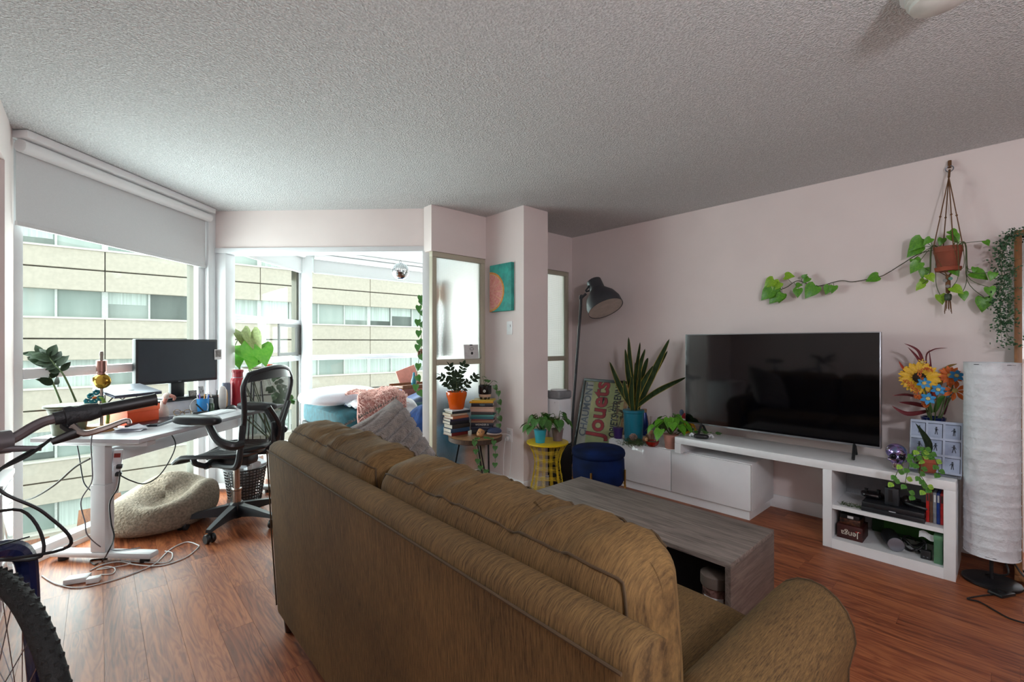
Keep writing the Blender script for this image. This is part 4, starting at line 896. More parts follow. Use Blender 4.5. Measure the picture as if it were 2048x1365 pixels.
# ------------------------------------------------------------------ sunroom
m_navy = mat('navy_sheet', '#1c3a6e', .85, var=.3, scale=5, hex2='#122848'); m_tealsh = mat('teal_sheet', '#0f4550', .85, var=.2)
bd = thing('bed', 'bed in the sunroom with navy and teal bedding', 'bed', (2.75, 5.15, 0))
B().b2(-.92, .95, -.66, .66, .10, .34, bev=.02).out('bed_base', m_blk, bd)
B().pillow((.0, 0, .46), (1.90, 1.36, .26), e=.25).out('mattress', m_tealsh, bd)
def duvet(u, v):
    x = -.75+1.75*u; y = -.72+1.42*v; z = .60+.03*math.sin(7*x+3*y)+.025*math.sin(11*y-4*x)+.10*math.exp(-((x-.55)**2+(y-.4)**2)/.12)
    if v < .06: z -= .18
    return (x, y, z)
B().grid(duvet, 40, 30, thick=.03).out('duvet', m_navy, bd, smooth=80)
p = on_z(668, 797, .70); t = tag(B().pillow((0, 0, 0), (.78, .50, .17), n=14, e=.55, puff=.15).out('bed_pillow', mat('white_stripe_pillow', '#dfe2ec', .8, var=.05, scale=60, stretch=(1, 12, 1)), loc=(1.98, 5.02, .70), rz=.35), 'plump white striped pillow on the sunroom bed', 'pillow')
# white quilted throw over the near edge
m_quilt = mat('white_quilt', '#d8dadf', .85, var=.04, scale=20)
def quilt(u, v):
    x = 1.95+.62*u; s = v*1.0
    if s < .45: y, z = 4.85-s, .675+.01*math.sin(40*s)
    elif s < .57: a = (s-.45)/.12*math.pi/2; y, z = 4.40-.06*math.sin(a), .675-.06*(1-math.cos(a))
    else: y, z = 4.34+.008*math.sin(55*s), .615-(s-.57)
    r = max(0, abs(u-.5)-.40)/.10; return (x, y, z-.05*r*r+.006*math.sin(3+14*u))
tag(B().grid(quilt, 26, 60, thick=.03).out('quilted_blanket', m_quilt, smooth=80), 'white quilted blanket over the near edge of the bed', 'blanket')
# pink fur throw: draped cloth with strands
m_fur = mat('pink_fur', '#c9978f', .95, var=.25, scale=30, hex2='#a9726b', bump=.6, bscale=120)
def furp(u, v):
    x = 1.92+.52*u+.05*math.sin(6*v); s = v*.95
    y = 4.72-s*.677 if s < .65 else 4.28-.02*(s-.65); z = .745+.03*math.sin(9*u+4*v)+.05*math.exp(-((u-.55)/.2)**2)*(1-v) - (0 if s < .6 else (s-.6)*1.1)
    return Vector((x, y, z))
ft = thing('fur_throw', 'pink fluffy throw thrown over the bed corner', 'throw')
B().grid(furp, 26, 40, thick=.02).out('throw_cloth', m_fur, ft, smooth=80)
fb = B(); rr = random.Random(9)
for _ in range(1700):
    u, v = rr.random(), rr.random(); p = furp(u, v); d = Vector((rr.uniform(-.5, .5), -.8, rr.uniform(-.2, .6))).normalized(); q = p+d*rr.uniform(.025, .05); q2 = q+Vector((rr.uniform(-.01, .01), -.012, -.018))
    fb.tube([p, q, q2], [.004, .003, .0008], 3, caps=False)
o = fb.out('fur_strands', mat('pale_pink_fur', '#d9b2aa', .95), ft); o['kind'] = 'stuff'
# bed tray, pink board, blue bottle, denim, trailing plant
pt = on_z(826, 792, .72); t = thing('bed_tray', 'small brown wooden bed tray standing on the duvet', 'tray', (2.76, 4.70, .63))
m_wal = mat('walnut', '#7a4a2c', .5, var=.2, scale=25, stretch=(1, 8, 1))
B().b2(-.26, .26, -.16, .16, .13, .15, bev=.003).out('tray_top', m_wal, t); B().b2(-.26, .26, -.165, -.15, .15, .175).b2(-.26, .26, .15, .165, .15, .175).out('tray_lip', m_wal, t)
for s in (-1, 1): B().box((s*.2, 0, .065), (.03, .26, .14), M=Matrix.Rotation(s*.2, 4, 'Y')).out('tray_leg', m_wal, t)
t = thing('pink_board', 'pink folder leaning upright behind the bed tray', 'folder', (2.86, 4.92, .66)); B().b2(-.13, .13, -.008, .008, 0, .33, bev=.003, M=Matrix.Rotation(-.3, 4, 'Y') @ Matrix.Rotation(-.15, 4, 'X')).out('cover', mat('salmon_card', '#c98478', .6), t)
t = thing('blue_vase', 'small blue glass bottle on the bed tray', 'bottle', (2.72, 4.68, .785)); B().lathe([(0, 0), (.03, 0), (.034, .05), (.02, .10), (.012, .14), (.014, .15), (0, .15)], 18).out('glass', mat('blue_glass', '#1f7f9c', .1, trans=.4), t)
def denim(u, v):
    a = 2*math.pi*u; e = math.pi*(v-.5); k = 1+.14*math.sin(3*a+2*v*5)+.08*math.sin(7*a-9*v); return (.19*k*math.cos(a)*math.cos(e), .17*k*math.sin(a)*math.cos(e), .33+.33*math.sin(e))
t = tag(B().grid(denim, 30, 20, cu=True).out('denim_bundle', mat('blue_denim', '#24427a', .9, var=.25, scale=14, bump=.4, bscale=90), loc=(2.42, 3.98, 0), smooth=80), 'heap of blue denim clothes hung behind the white post', 'clothes')
t = thing('trailing_pothos', 'pothos strand hanging from a small wooden shelf in the sunroom', 'plant', (0, 0, 0))
TD = 4.15
B().tube([on_d(843, 590, TD), on_d(840, 640, TD), on_d(843, 690, TD), on_d(836, 730, TD), on_d(832, 770, TD), on_d(838, 790, TD)], .003, 6, k=6).out('stem', m_stem, t)
for k, (u, v) in enumerate(((842, 600), (838, 612), (843, 622), (836, 640), (842, 645), (838, 662), (838, 680), (836, 690), (841, 710), (837, 728), (834, 752), (832, 770), (838, 782), (842, 592))):
    p = on_d(u, v, TD); leaf(t, L_heartd, p, p+Vector((.02*(-1)**k, -.02, -.06)), Vector((-SH, -CH, .3)))
t = thing('wall_ledge', 'tiny brown wooden shelf holding the hanging pothos', 'shelf', on_d(846, 702, TD+.05)); B().b2(-.05, .05, -.04, .04, 0, .018, bev=.002).out('board', m_wal, t); B().b2(-.04, .04, .02, .035, -.05, 0).out('bracket', m_wal, t)
# disco ball
p = on_d(801, 543, 4.7); t = thing('disco_ball', 'small mirrored disco ball hanging in the sunroom', 'disco ball', p)
m_mir = mat('mirror_facet', '#d9dde0', .06, metal=1, var=.05); m_core = mat('disco_core', '#6e7276', .4, metal=.6)
B().sph((0, 0, 0), .083, 24, 16).out('core', m_core, t)
db = B()
for i in range(1, 15):
    e = math.pi*(i/15-.5); nn = max(5, int(30*math.cos(e)))
    for j in range(nn):
        a = 2*math.pi*j/nn; d = Vector((math.cos(a)*math.cos(e), math.sin(a)*math.cos(e), math.sin(e))); db.box((0, 0, 0), (.0155, .002, .0155), M=frame(d*.085, d, (0, 0, 1)))
o = db.out('mirror_tiles', m_mir, t, smooth=0); o['kind'] = 'stuff'
B().tube([(.012*math.cos(a*.6), 0, .097+.012*math.sin(a*.6)) for a in range(11)], .002, 6).cyl((0, 0, .108), (0, 0, H-p.z), .0015, n=5).out('hanging_wire', m_st2 if False else m_sil, t)
# ------------------------------------------------------------------ grey pillow on the sofa
def gp(u, v, s):
    a, c = 2*u-1, 2*v-1; k = (1-a**4)*(1-c**4); x = .25*a*(1-.07*(1-c*c)); y = .25*c*(1-.07*(1-a*a))
    rib = .028*min(1, 2.4*abs(math.sin(v*26+.8*math.sin(5*u))))*(k**.5)
    return Vector((x, y, s*(.095*k**.55+rib)))
t = thing('rib_pillow', 'grey ribbed plush pillow at the far end of the sofa', 'pillow')
t.matrix_local = Matrix.Translation((1.04, 2.02, .71)) @ Matrix.Rotation(.22, 4, 'Z') @ Matrix.Rotation(math.radians(62), 4, 'X') @ Matrix.Rotation(.30, 4, 'Z')
m_gp = mat('grey_plush', '#7d726a', .95, var=.25, scale=40, bump=.7, bscale=160, sheen=.4)
b = B(); b.grid(lambda u, v: gp(u, v, 1), 28, 80); b.grid(lambda u, v: gp(u, v, -1), 28, 40); b.out('cover', m_gp, t, smooth=80)
fb = B(); rr = random.Random(4)
for _ in range(420):
    q = rr.random()*4; s = int(q); a = 2*(q-s)-1; x, y = [(a, 1), (1, a), (a, -1), (-1, a)][s]; p = Vector((.25*x, .25*y, rr.uniform(-.02, .02))); d = Vector((x+rr.uniform(-.5, .5), y+rr.uniform(-.5, .5), rr.uniform(-.6, .6))).normalized()
    fb.tube([p, p+d*rr.uniform(.008, .02)], [.003, .001], 3, caps=False)
o = fb.out('fluffy_edge', m_gp, t); o['kind'] = 'stuff'
# ------------------------------------------------------------------ side table with books
TX, TY, TZ = 2.36, 3.05, .50
t = thing('side_table', 'round walnut side table on black hairpin legs', 'table', (TX, TY, 0))
m_wt = wood_mat('walnut_slice', '#6b4a31', '#a87d55', (12, 12, 12)); m_bark = wood_mat('dark_bark', '#2c1f18', '#5a4436', (60, 60, 8))
B().lathe([(0, TZ-.001), (.224, TZ-.001), (.226, TZ), (0, TZ)], 48).out('top_face', m_wt, t); B().lathe([(0, TZ-.042), (.215, TZ-.042), (.226, TZ-.036), (.228, TZ-.002), (.224, TZ-.001), (0, TZ-.001)], 48).out('bark_edge', m_bark, t)
for a in (math.radians(-100), math.radians(20), math.radians(140)):
    e = Vector((math.cos(a), math.sin(a), 0)); s = Vector((-e.y, e.x, 0)); z1 = TZ-.042
    B().tube([e*.13+s*.05+Vector((0, 0, z1)), e*.215+s*.012+Vector((0, 0, .012)), e*.222+Vector((0, 0, .005)), e*.215-s*.012+Vector((0, 0, .012)), e*.13-s*.05+Vector((0, 0, z1))], .0055, 8).out('hairpin_leg', m_blkm, t)
m_page = mat('book_pages', '#d8d0c2', .8, var=.12, scale=200, stretch=(1, 1, 8))
GB1, GB2 = 'books in the left stack on the side table', 'books in the right stack on the side table'
def book(label, c, rz, L, W, T, col, group, title=None, tcol='#e8e4da'):
    t = thing('book', label, 'book', c, rz, group)       # local x along the spine, spine at -y
    mc_ = mat('cover_'+col[1:], col, .45, var=.06)
    B().b2(-L/2, L/2, 0, W, 0, .003).b2(-L/2, L/2, 0, W, T-.003, T).b2(-L/2, L/2, -.002, .003, 0, T, bev=.001).out('cover', mc_, t); B().b2(-L/2+.003, L/2-.003, .002, W-.003, .003, T-.003).out('pages', m_page, t)
    if title: text(title, T*.62, mat('ink_'+tcol[1:], tcol, .5), t, Matrix.Translation((0, -.0022, T/2)) @ Matrix.Rotation(math.pi/2, 4, 'X'), depth=.0003)
rr = random.Random(12); z = TZ
S1 = [('#6e1f1d', .030, 'red cloth book at the bottom of the left stack', None), ('#1f3f5e', .032, 'thick blue book second from bottom of left stack', None), ('#2a2320', .034, 'dark novel with tan letters in the left stack', None), ('#1b1c22', .026, 'black paperback in the middle of the left stack', None), ('#2b2740', .022, 'dark violet paperback above the black one', None), ('#b06a4a', .022, 'orange lettered paperback in the left stack', None), ('#cbb79c', .018, 'tan paperback near the top of the left stack', None), ('#262a30', .024, 'charcoal book under the orange pot', None), ('#c9ccd0', .010, 'thin white book directly under the orange pot', None)]
for k, (c, T, lab, ti) in enumerate(S1):
    book(lab, (2.262+rr.uniform(-.008, .008), 3.125+rr.uniform(-.012, .006)+.012*(k % 3 == 0), z), rr.uniform(-.10, .06), .178+rr.uniform(-.012, .012), .125, T, c, GB1, ti); z += T
ZL = z; z = TZ
S2 = [('#23252b', .034, 'thick dark book at the bottom of the right stack', None), ('#1a2038', .026, 'navy book second from bottom of right stack', None), ('#171b2b', .034, 'navy book with white title in the right stack', 'WONDER &'), ('#8f6a52', .022, 'copper brown book in the right stack', None), ('#6a2b33', .010, 'thin maroon book in the right stack', None), ('#2c6670', .020, 'dark teal book in the right stack', 'TEAL' if False else None), ('#4f9088', .016, 'sea green book in the right stack', None), ('#3a3434', .026, 'dark grey book with red label in the right stack', None), ('#c8a797', .026, 'pale pink book with a small runner figure', None), ('#b99b86', .016, 'beige book with dark capitals on its spine', None), ('#1c1a24', .032, 'black book with colourful capital letters on its spine', 'YESH', '#7fa3a6'), ('#d9a21b', .016, 'yellow book under the bear pot', None), ('#d8b73a', .010, 'thin yellow magazine directly under the bear pot', None)]
for k, (c, T, lab, ti, *tc_) in enumerate(S2):
    if k == 0: L2, off = .20, .012
    else: L2, off = .195+rr.uniform(-.015, .015), rr.uniform(-.008, .012)
    ang = math.radians(-43)+rr.uniform(-.12, .12); cen = Vector((2.435, 3.055, z))+Vector((.72, -.69, 0))*off
    book(lab, cen, ang, L2, .135, T, c, GB2, ti, *tc_); z += T
ZR = z
# plants on the books
t = thing('potted_zz_plant', 'dark zz plant in a glossy orange pot on the books', 'plant', (2.262, 3.185, ZL))
pot(t, [(0, 0), (.058, 0), (.064, .01), (.074, .07), (.088, .115), (.09, .145), (.083, .147), (.08, .13)], mat('orange_glaze', '#d2560f', .15, coat=.5, var=.04), .128, .08)
for k, (x, y, zt, n) in enumerate(((-.13, .04, .28, 5), (-.06, .02, .36, 6), (.05, -.03, .37, 6), (.01, .02, .29, 5), (.13, -.09, .27, 5), (-.03, -.04, .24, 4))):
    sprig(t, [(x*.2, y*.2, .125), (x*.45, y*.5, .125+(zt-.125)*.5), (x, y, zt)], L_oval, n, .056, .004, seed=40+k, start=.35, wid=1.05, face=True)
t = thing('bear_pot', 'black and wood pot with a white snout dot and trailing plant', 'plant', (2.50, 3.095, ZR))
m_bp = mat('black_ceramic', '#141416', .2, coat=.3)
B().lathe([(0, .02), (.05, .02), (.054, .03), (.054, .045)], 24).out('wood_bottom', mat('pale_pot_base', '#c9a98f', .6), t)
pot(t, [(.054, .045), (.058, .055), (.058, .12), (.054, .122), (.05, .11)], m_bp, .108, .05)
for a in (-2.2, -1.0, .6, 2.2): B().lathe([(.008, 0), (.011, .022)], 10, c=(.035*math.cos(a), .035*math.sin(a), 0)).out('foot', m_bp, t)
sn = Vector((-.69, -.72, 0)); B().sph(sn*.058+Vector((0, 0, .075)), (.012, .012, .013)).out('snout', mat('snout_white', '#d8d6d0', .5), t); B().sph(sn*.07+Vector((0, 0, .078)), .004).out('nose', m_blk, t)
for k, tip in enumerate(((-.03, 0, .20), (.03, .02, .17), (.05, -.05, .16), (.0, -.05, .17))): P = [(0, 0, .11), (tip[0]*.5, tip[1]*.5, tip[2]*.8), tip]; B().tube(P, .002, 5, k=4).out('stem', m_stem, t); leaf(t, L_ovalg, tip, Vector(tip)+Vector((.03*(-1)**k, -.035, -.01)), wid=1.6)
P = smooth_path([(.03, -.03, .115), (.075, -.07, .11), (.085, -.085, .02), (.07, -.095, -.06), (.085, -.09, -.15), (.07, -.1, -.22)], 6); B().tube(P, .0018, 5).out('trailing_stem', m_stem, t)
for k in range(4, len(P), 5): leaf(t, L_heartd, P[k], P[k]+Vector((.012*(-1)**k, -.02, -.045)), Vector((-SH, -CH, .3)))
t = thing('wooden_face_pot', 'tiny tilted wooden pot with vine hanging over the table edge', 'plant', (2.335, 2.95, TZ))
B().lathe([(0, -.03), (.022, -.03), (.03, -.015), (.03, .02), (.026, .03), (0, .03)], 20, M=Matrix.Translation((0, 0, .034)) @ Matrix.Rotation(.6, 4, 'Y')).out('pot', mat('light_wood_pot', '#b98552', .5), t)
for x in (-.012, .010): B().sph((x-.018, x*-.6-.022, .048), .004).out('eye_dot', m_blk, t)
for q, pts in enumerate((((-.03, -.02, .01), (-.10, -.06, .006), (-.135, -.10, -.01), (-.13, -.125, -.12), (-.10, -.14, -.20), (-.03, -.16, -.24)), ((.0, -.04, .01), (.02, -.10, .008), (.03, -.142, -.02), (.035, -.15, -.10), (.03, -.15, -.2)))):
    P = smooth_path(pts, 6); B().tube(P, .002, 5).out('vine_stem', m_stem, t)
    for k in range(3, len(P), 4): leaf(t, L_heartd if k % 2 else L_ovalg, P[k], P[k]+Vector((.02*(-1)**k, -.02, -.03)), Vector((-SH, -CH, .4)), wid=1.2)
t = thing('navy_diffuser', 'smooth navy pebble shaped device with a pale base on the side table', 'speaker', (2.47, 2.93, TZ), -.5)
B().sph((0, 0, .036), (.062, .045, .032), 22, 14).out('shell', mat('navy_shell', '#2b3a5c', .5), t); B().sph((-.004, 0, .018), (.066, .042, .018), 22, 10).out('pale_base', mat('pale_shell', '#c9b7ae', .5), t)
t = thing('drawing_card', 'white card with a black line drawing on the glass panel ledge', 'card', (2.50, 3.285, 1.135), -.1)
B().b2(-.075, .075, -.002, .002, 0, .13, M=Matrix.Rotation(-.12, 4, 'X')).out('card', m_wh, t)
b = B()
Mx = Matrix.Rotation(-.12, 4, 'X')
for k in range(9): b.tube([Mx @ Vector((-.07+.14*i/8, -.0026, .012+k*.0125+.002*math.sin(i+k))) for i in range(9)], .0006, 4)
b.sph(Mx @ Vector((.005, -.003, .05)), (.012, .001, .013)); b.tube([Mx @ Vector((.005+.02*math.cos(a*.4), -.003, .09+.012*math.sin(a*.4))) for a in range(16)], .0014, 4, closed=True); b.box(Mx @ Vector((.0, -.003, .125)), (.03, .001, .01)); b.out('ink_drawing', m_blk, t)
# ------------------------------------------------------------------ pillar fittings
t = thing('orange_slice_canvas', 'teal canvas painting of a half orange slice on the pillar', 'painting', (2.676, 3.055, 1.77))
m_tc = mat('turquoise_paint', '#2fa79a', .6, var=.2, scale=14, bump=.3, bscale=40)
B().b2(-.035, -.001, -.145, .145, -.21, .21, bev=.002).out('canvas', m_tc, t)
def half(r, x0, x1, nm, m, ang0=-90, ang1=90, cy=.145, cz=-.03, sc=1.1):
    # half discs open toward -y from the left canvas edge
    n = 20; pts = [(r*math.cos(math.radians(ang0+(ang1-ang0)*i/n)), r*sc*math.sin(math.radians(ang0+(ang1-ang0)*i/n))) for i in range(n+1)]
    M = Matrix.Translation((x0, cy, cz)) @ Matrix(((0, 0, -1, 0), (-1, 0, 0, 0), (0, 1, 0, 0), (0, 0, 0, 1)))
    if ang1-ang0 < 179: pts = [(0, 0)]+pts
    return B().prism(pts, 0, x1, M=M).out(nm, m, t)
half(.20, -.035, .0012, 'rind', mat('orange_rind_paint', '#d98a35', .6, var=.15, scale=30), sc=.9)
half(.182, -.0362, .0008, 'pith', mat('pith_paint', '#dcae86', .6, var=.1), sc=.9)
m_seg = mat('grapefruit_paint', '#c4706a', .6, var=.3, scale=60, hex2='#d9988c')
for k in range(6): half(.172, -.037, .0008, 'fruit_segment', m_seg, -88+k*29.4+1.4, -88+(k+1)*29.4-1.4, sc=.9)
def plate(label, name, cat, loc, w, h, parts):
    t = thing(name, label, cat, loc); B().b2(-.006, 0, -w/2, w/2, -h/2, h/2, bev=.002).out('cover_plate', m_white, t)
    for nm, y, z, sy, sz, m, x in parts: B().b2(-.006-x, -.005, y-sy/2, y+sy/2, z-sz/2, z+sz/2, bev=.001).out(nm, m, t)
    return t
plate('white dimmer switch below the orange canvas', 'light_switch', 'switch', (2.676, 2.965, 1.41), .072, .118, [('rocker', .004, 0, .032, .068, m_lac, .002), ('slider', -.012, .018, .004, .02, mat('slot_grey', '#777777', .5), .003)])
plate('white wall outlet low on the pillar with a round plug', 'wall_outlet', 'outlet', (2.676, 2.965, .47), .072, .118, [('socket', 0, .026, .034, .03, m_lac, .002), ('socket', 0, -.026, .034, .03, m_lac, .002), ('slot', -.007, .03, .003, .009, m_blk, .0025), ('slot', .007, .03, .003, .009, m_blk, .0025)])
t = thing('plug_adapter', 'round white plug in the pillar outlet', 'plug', (2.666, 2.975, .44)); B().lathe([(.018, 0), (.02, .004), (.02, .026), (.016, .03), (0, .03)], 18, M=Matrix.Rotation(-math.pi/2, 4, 'Y')).out('plug_body', m_wc, t)
cable('thin white cord from the pillar outlet to the floor', [(2.63, 2.975, .44), (2.60, 2.96, .30), (2.58, 2.94, .15), (2.55, 2.90, .06), (2.47, 2.90, .006), (2.42, 2.80, .004), (2.50, 2.72, .004)], .002, m_wc)
cable('white cord falling from the navy device to the floor', [(2.51, 2.90, .51), (2.575, 2.87, .50), (2.60, 2.86, .44), (2.585, 2.86, .2), (2.55, 2.86, .05), (2.48, 2.80, .004), (2.40, 2.85, .004)], .002, m_wc)
# ------------------------------------------------------------------ yellow wire table, purifier, plants
m_yel = mat('yellow_enamel', '#d8b916', .35, var=.04)
t = thing('yellow_side_table', 'yellow hourglass wire side table beside the pillar', 'table', (2.74, 2.575, 0))
B().lathe([(0, .452), (.168, .452), (.172, .456), (.172, .466), (.166, .468), (0, .466)], 36).out('tray_top', m_yel, t)
prof = lambda z: .105+.062*((z-.29)/.17)**2 if z > .29 else .105+.055*((.29-z)/.29)**1.3
cg = B(); 
for g in range(12):
    for k in (-1, 0, 1):
        a = 2*math.pi*g/12+k*.07; cg.tube([(prof(z)*math.cos(a), prof(z)*math.sin(a), z) for z in [.006+.446*i/12 for i in range(13)]], .0015, 5)
for zc in (.04, .115, .19, .265, .335, .40):
    for k in (-1, 0, 1):
        z = zc+k*.011; cg.tube([((prof(z)+.002)*math.cos(2*math.pi*i/36), (prof(z)+.002)*math.sin(2*math.pi*i/36), z) for i in range(36)], .0015, 5, closed=True)
o = cg.out('wire_cage', m_yel, t); o['kind'] = 'stuff'
B().tube([(prof(.006)*math.cos(2*math.pi*i/36), prof(.006)*math.sin(2*math.pi*i/36), .005) for i in range(36)], .005, 6, closed=True).out('foot_ring', m_yel, t)
def small_plant(name, label, c, r, h, m, n, lf, seed, size=.085, spread=.12, hgt=.10):
    t = thing(name, label, 'plant', c); pot(t, [(0, 0), (r*.72, 0), (r*.95, h*.9), (r, h*.9), (r, h), (r*.9, h)], m, h*.92, r*.9)
    rnd = random.Random(seed)
    for k in range(n):
        a = 2.4*k+rnd.uniform(-.3, .3); rr_ = spread*(.35+.65*(k % 5)/4); tip = Vector((rr_*math.cos(a), rr_*math.sin(a), h+hgt*(1.15-.65*(k % 5)/4)*rnd.uniform(.8, 1.15)))
        B().tube([(0, 0, h*.9), (tip.x*.5, tip.y*.5, tip.z*1.02), tip], .0022, 5, k=4).out('stem', m_stem, t)
        leaf(t, lf, tip, tip+Vector((math.cos(a)*size*.75, math.sin(a)*size*.75, -size*rnd.uniform(.35, .8))), (math.cos(a)*.5, math.sin(a)*.5, 1))
    return t
small_plant('potted_pothos', 'pothos in a cyan plastic pot on the yellow table', (2.665, 2.585, .468), .052, .105, mat('cyan_pot', '#2fa3b8', .4), 16, L_heartd, 5)
small_plant('potted_pothos', 'pothos in a mauve brown pot on the yellow table', (2.82, 2.535, .468), .050, .10, mat('mauve_pot', '#7b6a68', .6), 13, L_heartd, 8)
t = thing('storage_cube', 'black storage cube under the air purifier', 'box', (3.075, 2.75, 0)); B().b2(-.083, .083, -.083, .083, 0, .35, bev=.004).out('cube_body', mat('black_fabric_box', '#1c1c1f', .8), t); B().b2(-.087, .087, -.087, .087, .35, .362, bev=.003).out('cube_lid', mat('black_fabric_lid', '#242427', .8), t)
t = thing('air_purifier', 'white square air purifier with a clear top', 'air purifier', (3.075, 2.75, .362), .0)
m_pu = mat('purifier_white', '#dcdee2', .3, var=.02)
B().b2(-.085, .085, -.085, .085, .012, .42, bev=.02).out('body', m_pu, t); B().b2(-.075, .075, -.075, .075, 0, .012).out('base', m_blk, t)
B().b2(-.085, .085, -.085, .085, .42, .49, bev=.015).out('clear_collar', mat('smoked_clear', '#b9bcc2', .1, trans=.55), t); B().lathe([(.045, .42), (.05, .47), (.075, .492), (.075, .497), (0, .497)], 28).out('air_outlet', m_pu, t)
lgm = text('a', .014, m_blk, t, Matrix.Translation((-.0856, -.03, .39)) @ Matrix.Rotation(-math.pi/2, 4, 'Z') @ Matrix.Rotation(math.pi/2, 4, 'X')); 
# ------------------------------------------------------------------ stool
m_vel = mat('blue_velvet', '#081f4d', .8, var=.35, scale=6, spec=.15, hex2='#04112b', detail=2); m_brass = mat('brushed_brass', '#b48a45', .3, metal=.9)
t = thing('velvet_stool', 'round blue velvet storage stool with brass legs', 'stool', (2.886, 2.17, 0))
B().lathe([(0, .19), (.16, .19), (.185, .20), (.197, .23), (.20, .30), (.198, .385), (.19, .40), (0, .40)], 44).out('drum', m_vel, t)
B().lathe([(.0, .398), (.19, .398), (.202, .41), (.206, .43), (.20, .452), (.185, .464), (.10, .472), (0, .474)], 44).out('lid_cushion', m_vel, t)
for a in (-2.75, -1.2, .3, 1.9):
    e = Vector((math.cos(a), math.sin(a), 0)); B().cyl(e*.207+Vector((0, 0, 0)), e*.207+Vector((0, 0, .315)), .0075, n=12).out('leg', m_brass, t)
B().tube([(.207*math.cos(2*math.pi*i/40), .207*math.sin(2*math.pi*i/40), .178) for i in range(40)], .006, 6, closed=True).out('leg_ring', m_brass, t)
# ------------------------------------------------------------------ poster leaning on the right wall
t = thing('framed_poster', 'black framed vintage style lettering poster turned sideways leaning on the wall', 'poster', (3.655, 2.79, 0))
PM = Matrix.Rotation(math.radians(14.5), 4, 'Y')
b = B(); w2_, h2_ = .305, .925
for q in ((-.02, .0, -w2_, w2_, .012, .04), (-.02, 0, -w2_, w2_, h2_-.028, h2_), (-.02, 0, -w2_, -w2_+.028, .04, h2_-.028), (-.02, 0, w2_-.028, w2_, .04, h2_-.028)): b.b2(*q, bev=.002, M=PM)
b.out('frame', m_blk, t)
B().b2(-.010, -.002, -w2_+.027, w2_-.027, .04, h2_-.028, M=PM).out('poster_sheet', mat('poster_green', '#e6e6ae', .6, var=.3, scale=5, hex2='#a9c08a', lo=.3, hi=.7), t)
B().b2(-.0108, -.010, w2_-.135, w2_-.03, .05, h2_-.035, M=PM).out('title_band', mat('poster_pale_band', '#d6dace', .6, var=.1), t)
B().b2(-.0106, -.010, -w2_+.03, -w2_+.08, .05, h2_-.035, M=PM).out('side_band', mat('poster_cream', '#cdbf94', .6, var=.15, scale=30, hex2='#b9875e'), t)
def ptext(body, size, m, y, z, sx=1, x=-.0112, bold=0):
    M = PM @ Matrix.Translation((x, y, z)) @ Matrix(((0, 0, -1, 0), (0, 1, 0, 0), (1, 0, 0, 0), (0, 0, 0, 1)))
    return text(body, size, m, t, M, sx=sx, depth=.0004, bold=bold)
m_pr = mat('poster_red', '#b8434a', .6); m_pd = mat('poster_dark', '#33424a', .6); m_pg = mat('poster_slate', '#6d7884', .6)
ptext('CHAUMONT', .125, m_pg, .215, .60, .78, bold=.018)
ptext('Jouets', .29, m_pd, .06, .62, .80, x=-.0110, bold=.036)
ptext('Jouets', .29, m_pr, .06, .62, .80, x=-.0116, bold=.02)
ptext('ET', .035, m_pd, -.075, .62); ptext('OBJETS', .115, m_pd, -.15, .47, .62, bold=.02); ptext('POUR', .06, m_pd, -.15, .62, .5, bold=.02); ptext('ÉTRENNES', .115, m_pd, -.15, .77, .58, bold=.02)
# ------------------------------------------------------------------ floor lamp
m_lamp = mat('charcoal_lamp_paint', '#34363b', .5, var=.05)
t = thing('floor_lamp', 'charcoal studio floor lamp with bell shade', 'lamp', (3.44, 2.93, 0))
B().lathe([(0, 0), (.14, 0), (.145, .006), (.145, .018), (.13, .024), (0, .024)], 32).out('base', m_lamp, t)
tp = on_d(1161, 600, 4.48)-t.location; el = on_d(1172, 588, 4.45)-t.location
B().tube([(-.02, 0, .02), (tp.x, tp.y, tp.z-.1), (tp.x, tp.y, tp.z), (el.x, el.y, el.z)], .0125, 12, k=5).out('pole', m_lamp, t)
ax = (on_d(1222, 640, 4.25)-on_d(1187, 560, 4.45)).normalized(); sc0 = on_d(1187, 562, 4.45)-t.location
MS = frame(sc0, (0, 0, 1), (0, 1, 0)) if False else None
q = Vector((0, 0, 1)).rotation_difference(ax).to_matrix().to_4x4(); q.translation = sc0
B().lathe([(0, 0), (.06, 0), (.072, .008), (.074, .11), (.085, .125), (.14, .19), (.168, .26), (.172, .33), (.169, .33), (.164, .262), (.135, .195), (.08, .13), (0, .12)], 40, M=q).out('shade', m_lamp, t)
B().lathe([(0, .125), (.078, .133), (.133, .197), (.162, .264), (.167, .326)], 40, M=q).out('shade_lining', mat('shade_lining_white', '#b9aea4', .7), t)
B().tube([q @ Vector((.075, 0, .06)), Vector(el)+Vector((0, 0, .02)), q @ Vector((-.075, 0, .06))], .008, 8, k=3).out('yoke', m_lamp, t); B().sph(q @ Vector((0, 0, .20)), .03).out('bulb', mat('bulb_glass', '#d6d2c8', .3), t)
# ------------------------------------------------------------------ plants and bits on the low cabinet
CZ = .41
def cz(u, v): return on_z(u, v, CZ)
c = cz(1267, 882); t = thing('snake_plant', 'tall snake plant in a teal metal pot on the low cabinet', 'plant', c)
pot(t, [(0, 0), (.078, 0), (.088, .25), (.094, .255), (.094, .275), (.086, .275)], mat('teal_metal_pot', '#0f6a80', .35, var=.06), .245, .085)
L_sn = leaf_mesh('sword', mat('snake_leaf_edge', '#a8923a', .6, var=.1, spec=.2), n=10, bend=.0, fold=.5); m_sni = mat('snake_leaf_inner', '#1c2b17', .65, spec=.15, var=.3, scale=14, hex2='#2f4224', stretch=(1, 5, 1))
L_sni = L_sn.copy(); L_sni.materials.clear(); L_sni.materials.append(m_sni); L_sni.transform(Matrix.Diagonal((.72, .985, 1, 1)))
L_sni.transform(Matrix.Translation((0, 0, .004)))
